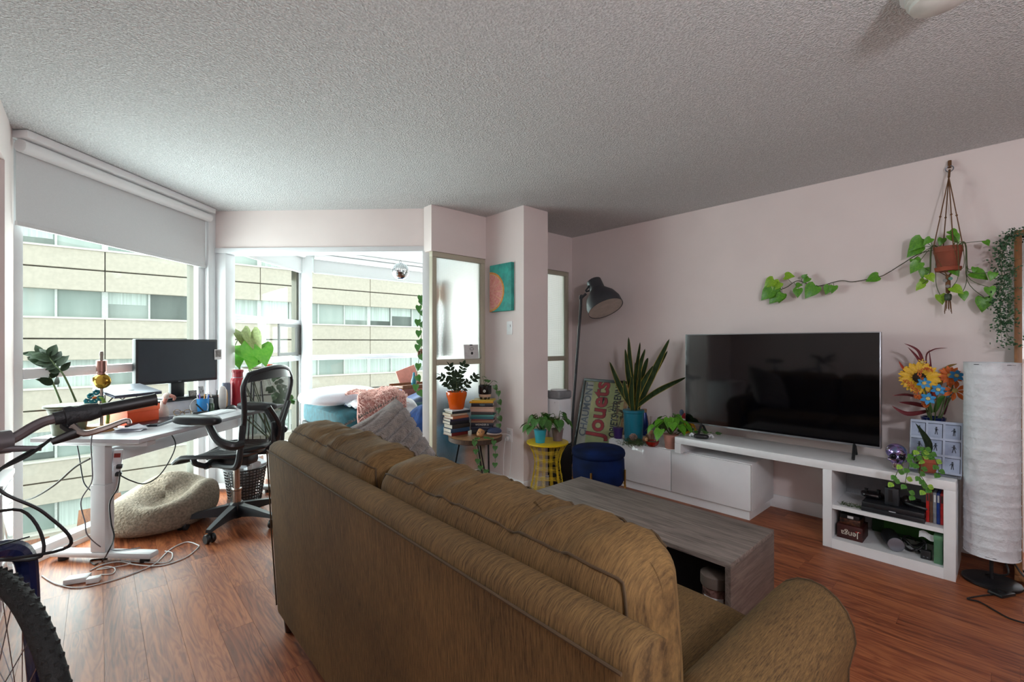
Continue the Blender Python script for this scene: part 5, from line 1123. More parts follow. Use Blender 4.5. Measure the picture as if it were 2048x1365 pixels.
def sword(base, mid, tip, w):
    b = B(); P = smooth_path([base, mid, tip], 8); T = len(P); vs = []; cen = Vector((-SH, -CH, 0))
    def strip(k, off, mm, nm, par):
        bb = B(); vv = []
        for i, p in enumerate(P):
            s = i/(T-1); d = (P[min(i+1, T-1)]-P[max(i-1, 0)]).normalized(); tw = cen.lerp(Vector((math.sin(w*900+s), math.cos(w*700+s), .2)), .35); sd = d.cross(tw).normalized(); nm_ = sd.cross(d)
            ww = w*k*(.55+.9*s if s < .5 else 1.0)*(1 if s < .6 else max(0, (1-s)/.4)**.6); vv += [p-sd*ww+nm_*(ww*.35+off), p+nm_*off, p+sd*ww+nm_*(ww*.35+off)]
        bb._add(vv, [f for i in range(T-1) for f in ((i*3, i*3+1, i*3+4, i*3+3), (i*3+1, i*3+2, i*3+5, i*3+4))]); return bb.out(nm, mm, par, smooth=80)
    lf = strip(1.25, 0, bpy.data.materials['snake_leaf_edge'], 'leaf', t); strip(1.05, .0012, m_sni, 'leaf_centre', lf); strip(1.05, -.0012, m_sni, 'leaf_centre', lf)
for k, (um, vm, u, v, dd, w) in enumerate(((1242, 780, 1219, 724, -.05, .020), (1258, 760, 1250, 698, .0, .020), (1262, 750, 1257, 674, .05, .019), (1270, 750, 1280, 685, -.02, .022), (1276, 750, 1290, 698, .06, .020), (1284, 770, 1306, 732, -.03, .02), (1300, 760, 1339, 678, .02, .024), (1305, 750, 1335, 702, .06, .022), (1310, 785, 1372, 755, -.06, .021), (1274, 790, 1281, 738, -.1, .022), (1262, 790, 1264, 752, -.08, .020), (1255, 795, 1248, 760, -.06, .018), (1288, 742, 1296, 716, .08, .017), (1268, 785, 1270, 725, .05, .021))):
    b0 = Vector((random.uniform(-.045, .045), random.uniform(-.045, .045), .24)); D_ = 4.06+dd
    sword(b0, on_d(um, vm, D_)-t.location, on_d(u, v, D_)-t.location, w)
t = small_plant('small_croton', 'small spindly plant in a purple pot beside the poster', cz(1236, 877), .048, .098, mat('purple_pot', '#3a2560', .4), 0, None, 3)
L_cr = leaf_mesh('lance', mat('croton_leaf', '#6b6a45', .5, var=.3, scale=12, hex2='#4a3a32')); 
for k, (pts) in enumerate((((0, 0, .09), (-.02, .0, .20), (-.01, 0, .31)), ((0, 0, .09), (.02, -.01, .15), (.05, -.02, .22)))):
    B().tube(pts, .003, 6, k=5).out('stem', mat('woody_stem', '#5a4838', .8), t); tip = Vector(pts[-1])
    for a in range(5): leaf(t, L_cr, tip-Vector((0, 0, .012*a)), tip+Vector((.11*math.cos(a*1.26+k), .11*math.sin(a*1.26+k), .05-.03*a)), wid=1.3)
t = thing('blue_flask', 'slim blue steel bottle with a wood cap behind the diffuser', 'bottle', cz(1289, 872)+Vector((.03, .02, 0))); B().lathe([(0, 0), (.033, 0), (.036, .01), (.036, .15), (.022, .20), (.02, .215)], 24).out('flask_body', mat('cobalt_steel', '#14306e', .25, metal=.3), t); B().lathe([(.023, .215), (.023, .245), (0, .247)], 20).out('wood_cap', mat('cap_wood', '#a9825c', .5), t)
t = thing('reed_diffuser', 'reed diffuser with wooden collar on the low cabinet', 'diffuser', cz(1300, 884)); B().b2(-.028, .028, -.028, .028, 0, .07, bev=.006).out('glass_jar', mat('peach_liquid', '#b98a72', .15, trans=.4), t); B().lathe([(.024, .07), (.024, .10), (0, .10)], 20).out('wood_collar', mat('collar_wood', '#b58a61', .5), t)
for k in range(5): B().cyl((0, 0, .09), (.02*math.cos(k*1.3)-.01, .02*math.sin(k*1.3), .225), .0016, n=5).out('reed', mat('reed_tan', '#8d6b45', .7), t)
t = thing('pine_garland', 'pine greenery sprig with a pinecone on the low cabinet', 'greenery', cz(1270, 890))
gb = B(); rr = random.Random(31)
for _ in range(380):
    p = Vector((rr.gauss(0, .05), rr.gauss(0, .045), abs(rr.gauss(.012, .02)))); d = Vector((rr.uniform(-1, 1), rr.uniform(-1, 1), rr.uniform(0, 1))).normalized(); gb.tube([p, p+d*rr.uniform(.02, .04)], [.0022, .0008], 3, caps=False)
o = gb.out('needles', mat('pine_green', '#3d5426', .8, var=.3, scale=50), t); o['kind'] = 'stuff'
cb = B(); cn = Vector((-.01, .01, .065))
for i in range(7):
    for j in range(8):
        a = j*.785+i*.4; r_ = .028*math.sin(math.pi*(i+1.2)/8.5); p = cn+Vector((r_*math.cos(a), r_*math.sin(a), .008*(i-3))); cb.sph(p, (.009, .009, .004), 6, 4)
o = cb.out('pinecone', mat('cone_brown', '#6b4a3c', .8, var=.4, scale=80, hex2='#a58a80'), t); o['kind'] = 'stuff'
t = thing('red_dish', 'small red patterned dish with a brown animal head', 'ornament', cz(1304, 893))
B().lathe([(0, 0), (.03, 0), (.052, .022), (.06, .045), (.054, .045), (.045, .026), (0, .012)], 24).out('dish', mat('red_glaze', '#9c2317', .25, var=.2, scale=30), t); B().sph((0, 0, .028), (.046, .046, .014)).out('sand_fill', mat('speckled_fill', '#8f7f5e', .8, var=.4, scale=120), t)
h_ = B().sph((-.045, .035, .062), (.026, .026, .024)).out('head', mat('brown_figure', '#7a5638', .5), t); B().sph((-.055, .02, .062), (.016, .014, .016)).out('muzzle', mat('tan_figure', '#c49a70', .5), h_); 
for s in (-1, 1): B().sph((-.062+s*.009, .008+s*.006, .068), .0035).out('eye', m_blk, h_)
c = cz(1342, 897); t = small_plant('trailing_pothos', 'lush pothos in a blush pink pot beside the bench', c, .062, .115, mat('blush_pot', '#c08878', .6, var=.1), 30, L_heart, 14, size=.095, spread=.15, hgt=.13)
for k, pts in enumerate((((.05, -.02, .11), (.13, -.10, .16), (.16, -.22, .145), (.15, -.34, .14)), ((.03, -.03, .11), (.05, -.12, .16), (.02, -.22, .145)), ((.04, 0, .11), (.10, -.04, .14), (.11, -.14, .15), (.10, -.26, .14)))):
    P = smooth_path(pts, 6); B().tube(P, .002, 5).out('runner', m_stem, t)
    for i in range(4, len(P), 3): leaf(t, (L_heartd, L_heart)[i % 2], P[i], P[i]+Vector((.035*(-1)**i, -.03, .015)), (-.3, -.2, 1))
t = thing('red_soft_toy', 'small red and yellow soft toy beside the television', 'soft toy', (3.80, 1.90, .41))
m_rt = mat('red_felt', '#8c1420', .9, bump=.3, bscale=120); m_yt = mat('yellow_felt', '#d08f12', .9)
B().pillow((0, 0, .11), (.07, .08, .15), e=.8).out('body', m_yt, t); h_ = B().sph((-.01, 0, .22), (.04, .045, .042)).out('head', m_rt, t); B().sph((-.035, .005, .205), (.018, .03, .012)).out('muzzle', mat('white_felt', '#d5c8c4', .9), h_)
for s in (-1, 1): B().sph((0, s*.055, .255), (.012, .02, .028)).out('ear', mat('slate_felt', '#56607a', .9), h_); B().tube([(0, s*.03, .18), (-.03, s*.075, .15), (-.05, s*.10, .10)], .010, 8, k=4).out('arm', m_yt, t); B().tube([(-.02, s*.03, .05), (-.08, s*.05, .03), (-.10, s*.06, .02)], .014, 8, k=4).out('foot', m_rt, t)
t = thing('game_controller', 'black and white handheld controller on the bench end', 'controller', (3.46, 1.62, .534), .4)
B().pillow((0, 0, .02), (.06, .11, .035), e=.7).out('shell', m_blk, t); B().tube([(0, .05, .022), (.03, .07, .03), (.035, .085, .012)], .010, 8).tube([(0, -.05, .022), (.03, -.07, .03), (.035, -.085, .012)], .010, 8).out('handles', mat('controller_white', '#cfd2d6', .4), t)

# ------------------------------------------------------------------ things seen blurred through the frosted panel
t = thing('laundry_bag', 'pale blue laundry bag showing through the frosted panel', 'bag', (2.42, 3.60, 0))
B().grid(lambda u, v: (.20*(1+.1*math.sin(3*6.28*u+4*v))*math.cos(2*math.pi*u)*(1-.35*v**3), .11*(1+.1*math.sin(2*6.28*u+2))*math.sin(2*math.pi*u)*(1-.35*v**3), .46*v), 30, 14, cu=True).out('bag_body', mat('sky_blue_nylon', '#2f9cc9', .6, var=.2, scale=6), t, smooth=80)
B().tube([(.09*math.cos(a*.6), .05*math.sin(a*.6), .465) for a in range(11)], .012, 8).out('tied_top', MATS['sky_blue_nylon'], t)
t = thing('hanging_scarf', 'dark garment with an orange scarf showing through the frosted panel', 'clothes', (2.46, 3.66, 1.15))
B().grid(lambda u, v: (.07*(1-.4*v)*math.cos(2*math.pi*u)*(1+.15*math.sin(9*v)), .04*math.sin(2*math.pi*u), .72*v), 18, 12, cu=True).out('garment', mat('taupe_cloth', '#6b5a52', .9), t, smooth=80)
B().sph((-.05, -.02, .58), (.055, .035, .10)).out('orange_scarf', mat('orange_cloth', '#d0803a', .9), t)
B().tube([(0, 0, .70), (0, 0, .98), (0, -.245, .98)], .004, 6).out('hanger_hook', m_sil, t)
# ------------------------------------------------------------------ bench top, right end
BZ = .534
def iri():
    m = bpy.data.materials.new('iridescent_glass'); m.use_nodes = True; p = m.node_tree.nodes['Principled BSDF']; N = m.node_tree.nodes; L = m.node_tree.links
    tc = N.new('ShaderNodeTexCoord'); nz = N.new('ShaderNodeTexNoise'); nz.inputs['Scale'].default_value = 22; L.new(tc.outputs['Object'], nz.inputs['Vector'])
    cr = N.new('ShaderNodeValToRGB'); e = cr.color_ramp.elements; e[0].position = .3; e[1].position = .75
    e[0].color = (*srgb('#5f97a8'), 1); e[1].color = (*srgb('#c2b98f'), 1); x = e.new(.52); x.color = (*srgb('#9a7fc0'), 1)
    L.new(nz.outputs['Fac'], cr.inputs[0]); L.new(cr.outputs[0], p.inputs['Base Color']); p.inputs['Metallic'].default_value = .85; p.inputs['Roughness'].default_value = .08
    if 'Thin Film Thickness' in p.inputs: p.inputs['Thin Film Thickness'].default_value = 420; p.inputs['Thin Film IOR'].default_value = 1.4
    return m
m_iri = iri(); c = on_z(1793, 938, BZ); t = thing('glass_skull', 'iridescent glass skull on the white bench', 'ornament', c, math.radians(103))    # local +y = face
b = B(); b.sph((0, -.016, .098), (.05, .062, .048), 24, 16); b.sph((0, .026, .066), (.038, .028, .036), 18, 12); b.sph((-.032, .03, .06), (.012, .02, .01), 10, 8); b.sph((.032, .03, .06), (.012, .02, .01), 10, 8); b.out('cranium', m_iri, t)
B().pillow((0, .036, .024), (.05, .045, .048), e=.6).out('jaw', m_iri, t)
m_sock = mat('dark_socket', '#0f1420', .1, metal=.5)
for s in (-1, 1): B().sph((s*.020, .050, .080), (.017, .012, .016), 14, 10).out('eye_socket', m_sock, t)
B().sph((0, .056, .058), (.007, .006, .010), 10, 8).out('nose_hole', m_sock, t)
for i in range(6): B().box((-.0175+i*.007, .057, .036), (.006, .006, .012), bev=.0015).out('tooth', m_iri, t)
m_tc2 = mat('terracotta', '#9a4a30', .75, var=.12, scale=20)
c = on_z(1856, 945, BZ); t = thing('trailing_philodendron', 'philodendron in a terracotta pot trailing over the bench front', 'plant', c)
pot(t, [(0, 0), (.036, 0), (.047, .06), (.052, .062), (.052, .082), (.046, .082)], m_tc2, .074, .046)
L_ph = leaf_mesh('oval', mat('variegated_leaf', '#4f8a2c', .4, var=.3, scale=8, hex2='#2f5e1f')); L_ph2 = leaf_mesh('oval', mat('variegated_lime', '#9fbf3e', .4, var=.3, scale=8, hex2='#4f8a2c'))
PD = 2.45
for k, pts in enumerate((((1850, 905), (1820, 912), (1800, 935), (1790, 955), (1785, 968)), ((1852, 905), (1830, 905), (1815, 945), (1812, 975), (1830, 995)), ((1855, 905), (1845, 925), (1840, 960), (1850, 985)), ((1858, 905), (1868, 915), (1876, 935), (1878, 950)), ((1853, 900), (1842, 895), (1835, 905), (1828, 930)), ((1850, 905), (1835, 935), (1850, 965), (1862, 980)))):
    P = smooth_path([Vector((0, 0, .075))]+[on_d(u, v, PD-.02*(i > 1))-t.location for i, (u, v) in enumerate(pts)], 6); B().tube(P, .0018, 5).out('vine', m_stem, t)
    for i in range(5, len(P), 3):
        a = (-1)**i; leaf(t, (L_ph, L_ph2, L_ph, L_ph)[(i+k) % 4], P[i], P[i]+Vector((a*.03*CH-.012*SH, -a*.03*SH-.012*CH, -.038+.012*(i % 3))), Vector((-.95, -.2, .5)), wid=1.5)
tip = on_d(1857, 857, 2.5)-t.location; leaf(t, L_oval, (0, 0, .08), tip, Vector((-SH, -CH, .3)), .38)
# acrylic photo frame
t = thing('photo_collage_frame', 'clear acrylic frame of six dancer snapshots on the bench', 'picture frame', (3.52, .295, BZ))
FM = Matrix.Rotation(math.radians(12), 4, 'Y') @ Matrix.Rotation(math.radians(-6), 4, 'Z')
m_acr = mat('clear_acrylic', '#dfe4ea', .05, trans=.8, ior=1.3)
B().b2(0, .006, -.112, .112, .008, .30, M=FM, bev=.001).out('backing_sheet', mat('frame_white', '#cfd3dc', .35), t); B().b2(-.007, -.003, -.114, .114, .0, .303, M=FM, bev=.001).out('acrylic_front', pane_mat('acrylic_clear', '#f4f6fa', rough=.02), t); B().b2(-.05, .05, -.112, .112, 0, .006).out('acrylic_foot', m_acr, t)
m_ph = mat('snapshot_paper', '#c6cbd6', .5, var=.2, scale=9, hex2='#9aa2b3'); m_sil2 = mat('silhouette_ink', '#20242c', .6)
rr = random.Random(8)
for r_ in range(3):
    for k in range(3):
        y, z = .074-.074*k, .245-.093*r_
        ph = B().b2(-.0012, 0, y-.032, y+.032, z-.04, z+.04, M=FM).out('photo', m_ph, t); B().b2(-.0016, -.001, y-.032, y-.029, z-.04, z+.04, M=FM).b2(-.0016, -.001, y-.032, y+.032, z+.037, z+.04, M=FM).out('dark_edge', m_sil2, ph)
        b = B(); dx = rr.uniform(-.006, .006)
        b.b2(-.0017, -.0012, y+dx-.004, y+dx+.004, z-.002, z+.012, M=FM); b.sph(FM @ Vector((-.0015, y+dx, z+.017)), .0042, 8, 6)
        for s in (-1, 1): b.tube([FM @ Vector((-.0016, y+dx+s*.002, z-.002)), FM @ Vector((-.0016, y+dx+s*rr.uniform(.001, .008), z-.022))], .0018, 5); b.tube([FM @ Vector((-.0016, y+dx+s*.004, z+.01)), FM @ Vector((-.0016, y+dx+s*rr.uniform(.006, .013), z+rr.uniform(-.004, .012)))], .0014, 5)
        b.out('figure_silhouette', m_sil2, ph)
# vase of flowers
vb = Vector((3.70, .315, BZ)); t = thing('flower_vase', 'navy glass vase of sunflower, orange and blue artificial flowers', 'flowers', vb)
B().lathe([(0, 0), (.05, 0), (.055, .01), (.055, .285), (.058, .29), (.058, .302), (.05, .302), (.05, .012), (0, .012)], 28).out('vase', mat('navy_glass', '#0c1c4a', .08, coat=.5), t)
FD = 2.70
def fl(u, v, d=FD): return on_d(u, v, d)-vb
CAMV = Vector((-.93, -.2, .28)).normalized()
def flower(u, v, d, r, n, lm, m_c, rc, label, face=CAMV, rows=1):
    c = fl(u, v, d); q = Vector((0, 0, 1)).rotation_difference(face).to_matrix(); h = B().sph(c+face*.004, (rc, rc, rc*.5), 14, 8, M=q.to_4x4()).out('flower_centre', m_c, t)
    for rw in range(rows):
        for k in range(n):
            a = 2*math.pi*(k+.5*rw)/n; dr = q @ Vector((math.cos(a), math.sin(a), .12+.25*rw)); leaf(t, lm, c+dr*rc*.7, c+dr*r, face, .85, name='petal')
    B().tube([(0, 0, .2), (c.x*.4, c.y*.4, .32), c-face*.01], .003, 6, k=5).out('flower_stem', m_stem, t)
P_y = leaf_mesh('petal', mat('sunflower_petal', '#d9a90f', .55, var=.15, scale=12), fold=.3); P_b = leaf_mesh('round', mat('blue_petal', '#1684bd', .55, var=.15, scale=12), fold=.3); P_o = leaf_mesh('petal', mat('orange_petal', '#d9741a', .55, var=.25, scale=10, hex2='#c2501a'), fold=.4); P_y2 = leaf_mesh('petal', mat('pale_yellow_petal', '#c9a93a', .55), fold=.4)
m_eye = mat('flower_eye_dark', '#2a1a0e', .9, bump=.8, bscale=150); m_eyey = mat('flower_eye_yellow', '#c9b46a', .8)
flower(1838, 757, 2.66, .092, 14, P_y, m_eye, .036, '', rows=2)
for (u, v, d, r) in ((1848, 767, 2.58, .034), (1876, 780, 2.56, .034), (1856, 798, 2.55, .036), (1913, 752, 2.62, .036), (1897, 787, 2.66, .026)): flower(u, v, d, r, 6, P_b, m_eyey, .010, '')
flower(1900, 752, 2.66, .055, 8, P_o, m_eyey, .014, '', rows=2); flower(1910, 782, 2.64, .06, 8, P_o, m_eyey, .014, '', rows=1); flower(1844, 725, 2.70, .022, 6, P_y2, m_eyey, .008, '')
def blade(pts, w, m, nm='leaf'):
    P = smooth_path([fl(u, v, d) for u, v, d in pts], 7); n = len(P); vs = []; fw = Vector((-SH, -CH, .1))
    for i, p in enumerate(P):
        s = i/(n-1); d = (P[min(n-1, i+1)]-P[max(0, i-1)]).normalized(); sd = d.cross(fw).normalized(); ww = w*math.sin(math.pi*min(1, .12+.88*s)**.9); vs += [p-sd*ww, p+fw*ww*.4, p+sd*ww]
    b = B(); b._add(vs, [f for i in range(n-1) for f in ((i*3, i*3+1, i*3+4, i*3+3), (i*3+1, i*3+2, i*3+5, i*3+4))]); b.out(nm, m, t, smooth=80)
m_bur = mat('burgundy_leaf', '#6a1622', .5, var=.2, scale=9); m_gol = mat('golden_leaf', '#8a6a1e', .5); m_rustl = mat('rust_leaf', '#9c2f1a', .5)
for pts, w, mm in ((((1865, 800, 2.74), (1848, 735, 2.76), (1836, 702, 2.78), (1808, 687, 2.8)), .012, m_bur), (((1862, 800, 2.74), (1842, 728, 2.76), (1815, 694, 2.78)), .011, m_bur), (((1868, 800, 2.76), (1852, 720, 2.78), (1866, 700, 2.8), (1896, 696, 2.82)), .005, m_bur), (((1868, 800, 2.76), (1862, 735, 2.78), (1858, 698, 2.8)), .006, m_bur), (((1855, 790, 2.7), (1815, 748, 2.7), (1797, 722, 2.7)), .012, m_rustl), (((1858, 815, 2.7), (1828, 808, 2.7), (1797, 805, 2.7)), .012, m_bur), (((1858, 822, 2.7), (1815, 828, 2.72), (1783, 812, 2.74)), .013, m_bur), (((1855, 800, 2.72), (1815, 790, 2.74), (1784, 792, 2.76)), .008, m_bur), (((1870, 790, 2.76), (1890, 740, 2.78), (1915, 728, 2.8)), .011, m_gol), (((1870, 790, 2.76), (1895, 748, 2.78), (1925, 742, 2.8)), .011, m_gol), (((1872, 800, 2.74), (1860, 750, 2.74), (1859, 728, 2.74)), .014, m_rustl), (((1875, 790, 2.74), (1870, 762, 2.74), (1890, 757, 2.74)), .010, m_bur), (((1888, 830, 2.74), (1895, 800, 2.72), (1900, 785, 2.7)), .012, mat('plum_leaf', '#5a1030', .6)), (((1870, 825, 2.66), (1880, 800, 2.62), (1890, 792, 2.6)), .02, m_mid), (((1865, 825, 2.66), (1858, 810, 2.62), (1850, 782, 2.6)), .014, m_mid)): blade(pts, w, mm)
for k, pts in enumerate((((1852, 815), (1835, 790), (1818, 770)), ((1850, 812), (1830, 775), (1810, 762)), ((1845, 758), (1838, 745), (1852, 738), (1862, 742)), ((1856, 812), (1843, 800), (1830, 793)))):
    P = smooth_path([fl(u, v, 2.58) for u, v in pts], 8); b = B(); rr = random.Random(k)
    for i, p in enumerate(P):
        for _ in range(5): b.sph(p+Vector((rr.uniform(-.008, .008), rr.uniform(-.008, .008), rr.uniform(-.008, .008))), .003, 6, 4)
    o = b.out('seed_spray', mat('orange_seed', '#c0622a', .8), t); o['kind'] = 'stuff'
# ------------------------------------------------------------------ cubby contents (bench shelf)
t = thing('game_console', 'flat black two tier game console on the upper cubby shelf', 'game console', (3.53, .47, .27)); 
B().b2(-.13, .13, -.145, .14, 0, .026, bev=.002).b2(-.125, .13, -.143, .138, .030, .055, bev=.002).b2(-.12, .12, -.13, .13, .024, .032).out('case', mat('console_black', '#1b1d22', .4), t)
B().b2(-.1315, -.129, -.02, .01, .028, .032).out('status_strip', mat('pale_strip', '#b9bdc4', .3), t)
t = thing('gamepad', 'glossy black gamepad resting on the console end', 'controller', (3.52, .575, .327), .2); B().pillow((0, 0, .02), (.09, .12, .038), e=.75).out('shell', mat('gloss_black', '#0b0c12', .08, coat=.5), t)
for y in (-.03, .03): B().lathe([(.008, .036), (.009, .05), (.011, .054), (0, .056)], 12, c=(0, y, 0)).out('thumb_stick', m_blk, t)
t = thing('streaming_box', 'upright dark grey device with slots on the console', 'device', (3.455, .475, .327)); B().b2(-.02, .02, -.035, .03, 0, .10, bev=.004).out('case', mat('slate_case', '#22252b', .5), t); B().b2(-.022, -.019, -.005, .012, .02, .09).out('slot', m_blk, t)
t = thing('folded_headset', 'black headset lying on the console', 'headset', (3.52, .36, .327)); B().tube([(.07*math.cos(a*.5), .08*math.sin(a*.5), .018+.01*math.sin(a*.5)) for a in range(11)], .009, 8).out('headband', m_blk, t)
for s in (-1, 1): B().sph((-.02, s*.055, .03), (.035, .02, .028)).out('ear_cup', m_blk, t)
GD = 'disc cases in the cubby'
for k, (cl, lab) in enumerate((('#b32420', 'red disc case leaning beside the console'), ('#6a4a38', 'brown disc case standing in the cubby'), ('#8f9299', 'grey spined disc case standing in the cubby'), ('#27469a', 'blue and white disc case standing in the cubby'), ('#c02a2c', 'bright red disc case near the cubby side'), ('#1f4a4c', 'dark teal disc case against the cubby side'))):
    t = thing('disc_case', lab, 'disc case', (3.52, .318-.0148*k, .27), 0, GD); B().b2(-.067, .067, -.0068, .0068, 0, .172 if k else .165, bev=.0015).out('case', mat('case_'+cl[1:], cl, .3, var=.2, scale=40), t); B().b2(-.0675, -.066, -.004, .004, .12, .16).out('spine_print', m_wh if k in (2, 3) else mat('spine_dark', '#3a2a28', .5), t)
t = thing('pine_sprig', 'thin green garland on the cubby shelf', 'greenery', (3.44, .66, .27)); gb = B(); rr = random.Random(5)
for _ in range(110): p = Vector((rr.uniform(-.03, .03), rr.uniform(-.06, .06), .004)); gb.tube([p, p+Vector((rr.uniform(-.02, .02), rr.uniform(-.02, .02), rr.uniform(0, .015)))], [.0015, .0006], 3, caps=False)
o = gb.out('needles', MATS['pine_green'], t); o['kind'] = 'stuff'
t = thing('block_game_box', 'dark block game box with upside down white lettering in the lower cubby', 'box', (3.50, .675, .06))
B().b2(-.06, .10, -.065, .065, 0, .085, bev=.002).out('carton', mat('dark_red_carton', '#1a0d0b', .5, var=.5, scale=20, hex2='#3a100c', lo=.5, hi=.7), t)
text('Jenga', .048, mat('print_cream', '#d6d2c4', .5), t, Matrix.Translation((-.0606, .0, .035)) @ Matrix.Rotation(-math.pi/2, 4, 'Z') @ Matrix.Rotation(math.pi/2, 4, 'X') @ Matrix.Rotation(math.pi, 4, 'Z'), sx=.9)
B().b2(-.0608, -.06, -.055, -.03, .055, .06).out('red_flash', mat('print_red', '#b3241c', .5), t)
t = thing('card_game_box', 'small dark card game box on top of the block game', 'box', (3.51, .68, .145)); B().b2(-.05, .08, -.055, .05, 0, .035, bev=.002).out('carton', mat('brown_print', '#5a3320', .5, var=.5, scale=40), t); B().b2(-.048, .08, -.05, .048, .035, .06, bev=.002).out('lid', m_blk, t); B().b2(-.0488, -.048, -.02, .01, .04, .055).out('white_tag', m_wh, t)
t = thing('green_folder', 'dark green folder standing at the back of the lower cubby', 'folder', (3.73, .45, .06), 0); B().b2(-.006, .006, -.17, .16, 0, .16, bev=.002).out('cover', mat('forest_green', '#1f4a1a', .5), t); B().b2(-.007, -.0055, -.15, .10, .02, .14).out('green_print', mat('leaf_green_print', '#2f6a1f', .5), t)
t = thing('portable_speaker', 'black cylinder speaker with silver ring in the lower cubby', 'speaker', (3.50, .475, .06), .35)
M = Matrix.Translation((0, 0, .042)) @ Matrix.Rotation(-math.pi/2, 4, 'Y'); B().lathe([(0, -.10), (.036, -.10), (.041, -.09), (.041, .05), (.038, .06), (0, .058)], 28, M=M).out('barrel', m_blk, t); B().lathe([(.034, .058), (.039, .06), (.039, .067), (.034, .068)], 28, M=M).out('silver_ring', m_sil, t); B().lathe([(0, .056), (.034, .06), (0, .061)], 24, M=M).out('cone', mat('cone_brown_grey', '#4a4240', .5), t)
t = thing('cable_bundle', 'tangled black cables in the lower cubby', 'cables', (3.55, .385, .06)); rr = random.Random(2)
for k in range(7): B().tube([(.055*math.cos(a*.55+k)+rr.uniform(-.01, .01), .05*math.sin(a*.55+k), .035+.028*math.sin(a*.9+k*1.7)) for a in range(12)], .0045, 6, k=3, closed=False).out('cable_loop', m_bc, t)
t = thing('tagged_charger', 'black charger with a white paper tag in the lower cubby', 'charger', (3.46, .325, .06)); B().b2(-.02, .02, -.022, .022, 0, .05, bev=.004).out('brick_body', m_blk, t); B().tube([(0, 0, .05), (.01, 0, .08), (0, .01, .10)], .004, 6).out('cord', m_bc, t); B().grid(lambda u, v: ((u-.5)*.02, .03-v*.07, .115+.03*u+.008*math.sin(6*v)), 6, 8, thick=.0008).out('paper_tag', mat('tag_paper', '#d8dadd', .7), t)
for z_ in (-.008, .008): B().b2(-.0225, -.02, z_-.003, z_+.003, .012, .018).out('prong_mark', m_sil, t)
t = thing('green_tin', 'green box standing at the right of the lower cubby', 'box', (3.52, .272, .06)); B().b2(-.10, .10, -.018, .018, 0, .15, bev=.003).out('tin_body', mat('sage_green', '#4f7a5c', .4), t); B().b2(-.102, .10, -.019, .019, .13, .155, bev=.002).out('lid', mat('sage_lid', '#5f8f6c', .4), t)
# ------------------------------------------------------------------ paper lamp
lx, ly = 3.52, .072
t = thing('paper_floor_lamp', 'tall white rice paper floor lamp beside the bench', 'lamp', (lx, ly, 0))
m_pap = mat('rice_paper', '#d3d7dc', .85, var=.07, scale=16, bump=.9, bscale=40, sss=0)
pr_ = []
for i in range(19):
    z = .155+1.02*i/18; rb_ = .104 if i < 18 else .108
    pr_ += [(.1085, z)]
    if i < 18: pr_ += [(.1065, z+.004), (.107, z+.028), (.1065, z+.052)]
B().lathe(pr_+[(.104, 1.175), (.1035, .158), (.1085, .155)], 48, wob=lambda a, z: 1+.010*math.sin(5*a+9*z)*math.sin(7*z)+.004*math.sin(17*a+30*z)).out('paper_shade', m_pap, t, smooth=50)
for z in (.165, 1.165): B().tube([(.104*math.cos(2*math.pi*i/40), .104*math.sin(2*math.pi*i/40), z) for i in range(40)], .0025, 5, closed=True).out('wire_ring', m_blkm, t)
B().lathe([(0, 0), (.11, 0), (.115, .006), (.115, .016), (.105, .022), (0, .024)], 36).out('base', m_blk, t); B().cyl((0, 0, .02), (0, 0, .75), .008, n=10).out('pole', m_blk, t); B().sph((0, 0, .8), (.03, .03, .045)).out('bulb', MATS['bulb_glass'], t)
f = lambda u, v: on_z(u, v, .005)
cable('black lamp cord snaking on the floor by the bench', [(lx-.03, ly-.04, .16), (lx-.09, ly-.06, .10), on_z(1970, 1150, .02), f(1980, 1175), f(1990, 1188), f(1965, 1192), f(1935, 1198), f(1960, 1205), f(1990, 1222), f(2020, 1238), f(2060, 1250)], .004, m_bc)
cable('second black cord below the paper lamp', [(lx+.05, ly-.07, .14), (lx+.06, ly-.10, .08), (lx+.02, ly-.14, .02), f(2012, 1182), f(2000, 1187)], .004, m_bc)
t = thing('foot_switch', 'black foot switch on the lamp cord', 'switch', on_z(2003, 1190, 0), -.5); B().b2(-.05, .05, -.03, .03, 0, .016, bev=.004).out('switch_body', m_blk, t); B().lathe([(.016, .016), (.016, .024), (0, .026)], 16).out('button', m_blk, t)
# ------------------------------------------------------------------ mirror and ivy
t = thing('leaning_mirror', 'tall wood framed mirror leaning at the right', 'mirror', (3.62, -.33, 0)); MM_ = Matrix.Rotation(math.atan2(.255, 1.92), 4, 'Y'); m_mw = mat('honey_wood', '#8d6038', .5, var=.15, scale=20, stretch=(4, 4, .6))
b = B()
for q in ((0, .022, -.32, .32, .01, .04), (0, .022, -.32, .32, 1.91, 1.94), (0, .022, .29, .32, .04, 1.91), (0, .022, -.32, -.29, .04, 1.91)): b.b2(*q, bev=.003, M=MM_)
b.out('wood_frame', m_mw, t); B().b2(.010, .014, -.292, .292, .038, 1.912, M=MM_).out('mirror_glass', mat('silvered_glass', '#dfe2e2', .02, metal=1, var=0), t); B().b2(.015, .02, -.292, .292, .038, 1.912, M=MM_).out('backing', m_blk, t)
t = thing('ivy_garland', 'artificial small leaved ivy garland hanging down the mirror edge', 'greenery', (0, 0, 0)); rr = random.Random(77); gb = B(); st_ = B()
